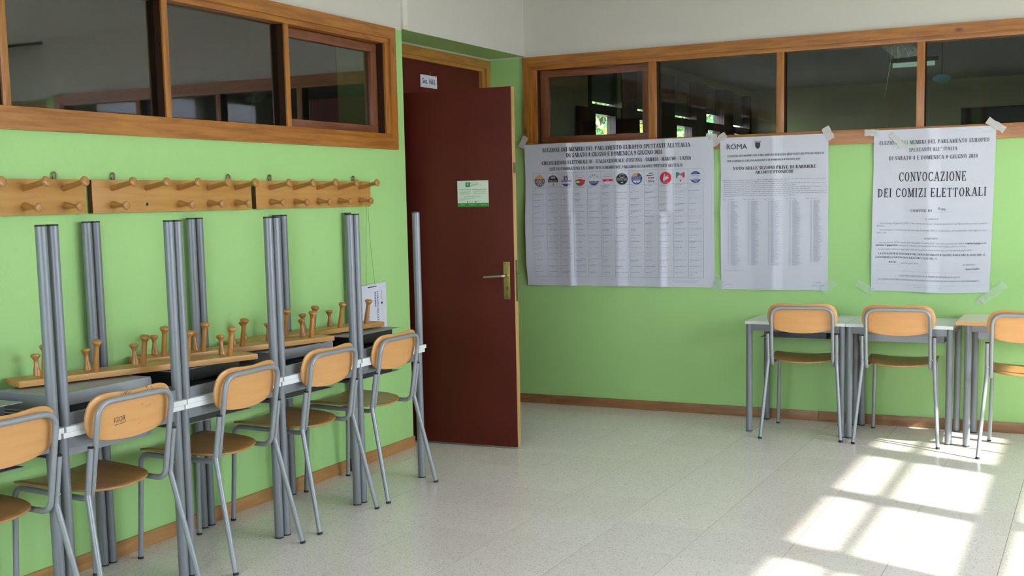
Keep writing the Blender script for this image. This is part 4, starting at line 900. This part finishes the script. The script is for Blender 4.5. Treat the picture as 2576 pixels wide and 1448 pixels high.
pm.serif("COMUNE DI", -1.060, 1.337, -0.934, 1.337, 0.0146, 0.2)
for k in range(22): pm.rect(-0.925+0.005*k, -0.9235+0.005*k, 1.335, 1.337)
pm.sans('Roma', -0.90, 1.349, -0.858, 1.345, 0.0165, 0.3)
for t_, a, b, c, dd, h in (("IL SINDACO", -0.972, 1.287, -0.894, 1.289, 0.0097), ("RENDE NOTO", -0.973, 1.171, -0.897, 1.171, 0.0097), ("IL SINDACO", -0.745, 1.012, -0.677, 1.013, 0.0096),
    ("L'ELETTORE, PER VOTARE, DEVE ESIBIRE AL PRESIDENTE DI SEGGIO", -1.123, 0.941, -0.758, 0.939, 0.0094),
    ("LA TESSERA ELETTORALE PERSONALE (O UN ATTESTATO SOSTITUTIVO) E UN DOCUMENTO DI RICONOSCIMENTO", -1.240, 0.917, -0.650, 0.914, 0.0089)): pg.serif(t_, a, b, c, dd, h)
pm.serif("LA VOTAZIONE SI SVOLGERA' NEI GIORNI DI SABATO 8 GIUGNO, DALLE ORE 15 ALLE ORE 23,", -1.246, 1.075, -0.617, 1.070, 0.0114); pm.serif("E DI DOMENICA 9 GIUGNO 2024, DALLE ORE 7 ALLE ORE 23.", -1.263, 1.052, -0.894, 1.050, 0.0114)
for t_, a, b, c, dd in (("Vista la legge 24 gennaio 1979, n. 18, recante norme per l'elezione dei membri del Parlamento europeo spettanti", -1.240, 1.263, -0.618, 1.258), ("all'Italia;", -1.259, 1.247, -1.214, 1.247),
    ("Visto l'articolo 1, comma 2, del decreto-legge 29 gennaio 2024, n. 7, convertito, con modificazioni, dalla legge 25 marzo", -1.243, 1.223, -0.616, 1.217), ("2024, n. 38;", -1.258, 1.205, -1.201, 1.205),
    ("che, con decreto del Presidente della Repubblica 10 aprile 2024, sono stati convocati per i giorni di", -1.245, 1.146, -0.731, 1.141),
    ("i comizi per l'elezione dei membri del Parlamento europeo spettanti all'Italia.", -1.126, 1.127, -0.730, 1.124),
    ("Le operazioni preliminari degli uffici elettorali di sezione cominceranno alle ore 9 di sabato 8 giugno 2024.", -1.246, 1.104, -0.697, 1.099), ("add\u00ec 29 aprile 2024", -1.109, 1.017, -1.006, 1.018)): pg.sans(t_, a, b, c, dd, 0.0095)
for t_, a, b, c, dd, s_ in (("sabato 8 giugno e di", -0.727, 1.141, -0.619, 1.140, 0), ("domenica 9 giugno 2024", -1.262, 1.129, -1.132, 1.127, 0), ("Roma", -1.183, 1.024, -1.140, 1.024, 0.3), ("Roberto Gualtieri", -0.728, 0.985, -0.651, 0.988, 0)): pm.sans(t_, a, b, c, dd, 0.0105, s_, 0.012)
pl_.line(-1.264, 0.974, -0.628, 0.967, 0.001, 30); pl_.line(-1.278, 0.894, -0.628, 0.891, 0.001, 30); pl_.words(-1.028, -0.864, 0.876, 0.0035); pl_.words(-0.665, -0.615, 1.802, 0.003); pl_.line(-1.24, 1.014, -1.12, 1.014, 0.0008, 6)
pk.build('title_line', M_INK, p3, place3, 0.0022); pm.build('headline', ink('dark', (.09, .09, .11)), p3, place3, 0.0022); pg.build('body_text', M_GREY, p3, place3, 0.0022); pl_.build('rules', M_LINE, p3, place3, 0.0022)
tape(p3, -1.302, 1.823, 0.085, 0.038, -3, YB-0.0245); tape(p3, -1.150, 1.772, 0.10, 0.034, -48, YB-0.0280); tape(p3, -0.590, 1.838, 0.115, 0.04, -34, YB-0.0245)
tape(p3, -1.335, 0.868, 0.12, 0.045, -28, YB-0.010, M_CLTAPE); tape(p3, -0.585, 0.845, 0.17, 0.05, 40, YB-0.012, M_CLTAPE); tape(p3, -0.66, 0.800, 0.05, 0.02, 55, YB-0.004, M_TAPE, 0.001); tape(p3, -1.10, 1.742, 0.14, 0.05, 8, YB-0.0265, M_CLTAPE)

# ------------------------------------------------------------------ notices on the door, list hung on a string, scribbles
n1 = thing('door_notice', 'small white card reading Sez. 1662 above the door', 'notice', (XN-0.015, 6.795, 2.195))
boxobj('card', 0, 0.0012, -0.106, 0.106, 0, 0.080, M_PAPER, n1)
pk = Print(); pk.sans('Sez. 1662', -0.082, 0.026, 0.082, 0.026, 0.033, 0, 0.01); pk.build('lettering', M_INK, n1, lambda u, v, l: (0.0012+l, u, v), 0.0006)
pk = Print(); pk.poly([(0.02, 0.084), (0.028, 0.083), (0.026, 0.092), (0.031, 0.104), (0.024, 0.108), (0.017, 0.101), (0.021, 0.094)]); pk.build('glue_mark', ink('glue', (.30, .17, .15)), n1, lambda u, v, l: (l, u, v), 0.0006)

la = math.atan2(0.034, 0.898)
n2 = thing('door_sticker', 'pale square sign with a green foot on the maroon door leaf', 'sign', (XN+0.012, 6.105, 0.012), (0, 0, la))
SX0, SX1, SZ_0, SZ_1 = 0.540, 0.741, 1.412, 1.563
boxobj('card', SX0, SX1, -0.0016, -0.0002, SZ_0, SZ_1, plain('pale_card', (0.60, 0.66, 0.55), 0.5), n2)
pd = lambda u, v, l: (SX0+u, -0.0016-l, SZ_0+v)
pk = Print(); pk.rect(0, 0.201, 0, 0.0215); pk.rect(0.054, 0.083, 0.114, 0.142); pk.build('green_print', ink('sign_green', (.03, .26, .04)), n2, pd, 0.0005)
pk = Print(); pk.poly([(.063, .119), (.070, .125), (.072, .139), (.067, .139), (.066, .127)]); pk.words(.018, .045, .010, .003); pk.words(.075, .12, .010, .003); pk.words(.15, .185, .010, .003); pk.build('white_print', W_, n2, pd, 0.0009)
pk = Print(); [pk.line(.088+.006*k, .118+.0012*k, .092+.006*k, .127+.0014*k+.003*(k % 3), .0012) or pk.line(.092+.006*k, .119+.0013*k, .0945+.006*k, .1235+.0013*k, .001) for k in range(8)]; pk.line(.083, .132, .098, .141, .0012); pk.line(.098, .141, .125, .1435, .001)
pk.words(.012, .090, .0985, .0038); pk.words(.098, .190, .0990, .0038); pk.ellipse(.065, .0285, .0045, .0045, n=12); pk.ellipse(.118, .0285, .0045, .0045, n=12); pk.build('dark_print', ink('sign_dark', (.10, .13, .10)), n2, pd, 0.0005)
pk = Print()
for k in range(5): pk.words(.014+.003*(k % 2), .088-.004*(k % 3), .089-.0042*k, .0022); pk.words(.102+.003*(k % 2), .187-.004*(k % 3), .089-.0042*k, .0022)
for k in range(2): pk.words(.046, .15, .0600-.0045*k, .003)
for k in range(3): pk.words(.012, .11-.03*k, .0465-.0045*k, .0024)
pk.words(.072, .10, .0272, .0026); pk.words(.125, .145, .0272, .0026); pk.build('grey_print', ink('sign_grey', (.30, .35, .28)), n2, pd, 0.0005)

vl = thing('voter_list', 'white paper list hanging by a string from the coat rack, its text sideways', 'paper', (XL+0.0075, 5.592, 0.744), (0, 0, 0))
pw = lambda u, v, l: (0.003*math.sin(u*20+1)+0.003+l, u, v)
sheet(vl, -0.142, 0.142, 0.0, 0.262, lambda u, v, l: pw(u, v+0.028*u, l), 10, 8, th=0.004)
pls = lambda u, v, l: pw(u, v+0.028*u, l+0.0012)
def side(p, t_, u, v0, v1, h, f='serif', **k):
    q = Print(); getattr(q, f)(t_, 0, 0, v0-v1, 0, h, **k); n = len(p.v); p.v += [(u+b, v0-a) for a, b in q.v]; p.f += [[n+i for i in ff] for ff in q.f]
pk = Print(); side(pk, 'ESTRATTO DELLA LISTA', 0.036, 0.218, 0.010, 0.014); side(pk, 'MASCHILE', 0.012, 0.218, 0.130, 0.014); pk.words(-0.052, 0.036, 0.246, 0.004); pk.words(-0.052, 0.036, 0.244, 0.005)
side(pk, 'dal n. 1 al n. 166', -0.048, 0.155, 0.02, 0.009, 'sans'); pk.ellipse(0.088, 0.147, 0.009, 0.007, n=10); pk.build('print', M_INK, vl, pls, 0.0)
pk = Print(); side(pk, 'ROMA', 0.080, 0.215, 0.170, 0.013, 'sans'); pk.build('print', M_GREY, vl, pls, 0.0)
PG = Vector((0.085, -0.118, 0.722))               # over the neck of the last short peg
sg = boxobj('staple', 0.006, 0.0075, -0.052, 0.036, 0.2465, 0.2485, M_CAP, vl)
for u in (-0.066, 0.020):
    tubeobj('string', [(0.006, u, 0.262+0.028*u-0.004), (0.030, u+(PG.y-u)*0.5, 0.5), (0.062, PG.y+(-0.004 if u < 0 else 0.008), PG.z-0.008), (0.062, PG.y+(-0.004 if u < 0 else 0.004), PG.z+0.006)], 0.0010, M_STRING, vl, 6)

# pen scribbles on the backrest of one chair (its own marks, on the rear face)
def place_c(u, v, l): return (u, yup(v)+0.0118+0.016*(u/0.2)**2-l, v)
pk = Print(); pk.sans('IGOR', -0.085, 0.698, -0.035, 0.702, 0.020); pk.line(-0.082, 0.690, -0.040, 0.693, 0.002); pk.line(-0.040, 0.693, -0.030, 0.700, 0.0018)
rs = random.Random(5)
for _ in range(9): a, b = rs.uniform(-0.062, -0.025), rs.uniform(0.796, 0.804); pk.line(a, b, a+rs.uniform(-.008, .012), b+rs.uniform(0.002, .007), 0.002)
for _ in range(10): a, b = rs.uniform(0.05, 0.10), rs.uniform(0.796, 0.806); pk.line(a, b, a+rs.uniform(-.006, .006), b+rs.uniform(-.006, .008), 0.0018)
for _ in range(8): a, b = rs.uniform(-0.02, 0.14), rs.uniform(0.66, 0.755); pk.line(a, b, a+rs.uniform(.008, .025), b+rs.uniform(-.003, .004), 0.0008)
g_ = pk.build('scribble', ink('pen', (.10, .07, .06)), scr, place_c, 0.0009)

# ------------------------------------------------------------------ things glimpsed through the back windows
lampm = glow('tube_glow', (0.50, 0.72, 0.60), 0.16)
lp = thing('ceiling_lamp', 'pale green tube lamp in the dark room, seen through the back windows', 'lamp', (-1.672, 12.0, 2.66))
tubeobj('tube', [(-0.19, 0, 0), (0.19, 0, 0)], 0.022, lampm, lp, 12); boxobj('housing', -0.22, 0.22, -0.03, 0.03, 0.024, 0.06, M_DARK, lp, 0.004); tubeobj('rod', [(0, 0, 0.06), (0, 0, ZC-2.66)], 0.006, M_DARK, lp, 8)
l2 = thing('teal_blob', 'small teal blob below the tube lamp in the dark room', 'lamp', (-1.44, 12.2, 2.53))  # flattened teal ball with faint emission, hung on a rod
bm = bmesh.new(); bmesh.ops.create_uvsphere(bm, u_segments=16, v_segments=10, radius=1.0); bmesh.ops.scale(bm, vec=(0.085, 0.05, 0.038), verts=bm.verts); obj('globe', bm, glow('teal_glow', (0.10, 0.32, 0.35), 0.05), l2, True)
tubeobj('rod', [(0, 0, 0.03), (0, 0, ZC-2.53)], 0.006, M_DARK, l2, 8)
ps_ = thing('plastic_sheet', 'dusty clear sheet tied with white cord behind the back window glass', 'sheet', (-1.16, YB+0.30, 2.36))
bm = bmesh.new(); prism(bm, [(-0.19, 0.055), (0.02, 0.06), (0.10, -0.055), (-0.06, -0.06)], 'y', 0.0, 0.002); obj('film', bm, film('dusty_film', (0.42, 0.42, 0.38), 0.55), ps_)
cm = plain('cord_white', (0.62, 0.58, 0.42), 0.7)
tubeobj('cable_tie', [(-0.045, -0.01, 0.035), (-0.038, -0.012, -0.065)], 0.0035, cm, ps_, 6)
tubeobj('cord', fillet([(0.030, -0.008, -0.06), (0.0, -0.012, 0.0), (-0.04, -0.012, 0.028), (-0.075, -0.012, 0.0), (-0.085, -0.012, -0.09), (-0.105, -0.012, -0.22), (-0.115, -0.012, -0.30)], 0.03, 4), 0.0016, cm, ps_, 6)

# ------------------------------------------------------------------ trees outside the next room
def tree(label, loc, rx, rz_, cz, n, c1, c2, seed):
    t = thing('tree', label, 'tree', loc, group='trees outside the next room')
    rg = random.Random(seed)
    tubeobj('trunk', [(0, 0, -0.5), (0.1, 0, 1.2), (0.05, 0.1, cz)], [0.18, 0.14, 0.08], plain('bark', (0.10, 0.07, 0.05), 0.9), t, 10)
    for s_, col in ((0, c1), (1, c2)):
        vs, fs = [], []
        for i in range(n//2):
            while True:
                p = Vector((rg.uniform(-1, 1), rg.uniform(-1, 1), rg.uniform(-1, 1)))
                if 0.25 < p.length < 1: break
            p = Vector((p.x*rx, p.y*rx, p.z*rz_+cz)); d_ = Vector((rg.gauss(0, 1), rg.gauss(0, 1), rg.gauss(0, 1))).normalized(); e_ = d_.cross(Vector((rg.gauss(0, 1), rg.gauss(0, 1), rg.gauss(0, 1)))).normalized()
            l_, w_ = rg.uniform(0.09, 0.17), rg.uniform(0.03, 0.06); k = len(vs)
            vs += [p-d_*l_, p+e_*w_, p+d_*l_, p-e_*w_]; fs.append((k, k+1, k+2, k+3))
        raw('foliage', vs, fs, plain('leaf_%d_%d' % (seed, s_), col, 0.5), t)['kind'] = 'stuff'
tree('leafy green tree with yellowish tips outside the next room windows', (-10.5, 25.6, -0.5), 2.6, 2.6, 4.0, 9000, (0.05, 0.20, 0.06), (0.45, 0.45, 0.08), 4)
tree('dark green tree farther right outside the next room windows', (-10.0, 30.0, -0.5), 1.5, 2.4, 3.6, 4000, (0.05, 0.18, 0.08), (0.12, 0.30, 0.12), 9)
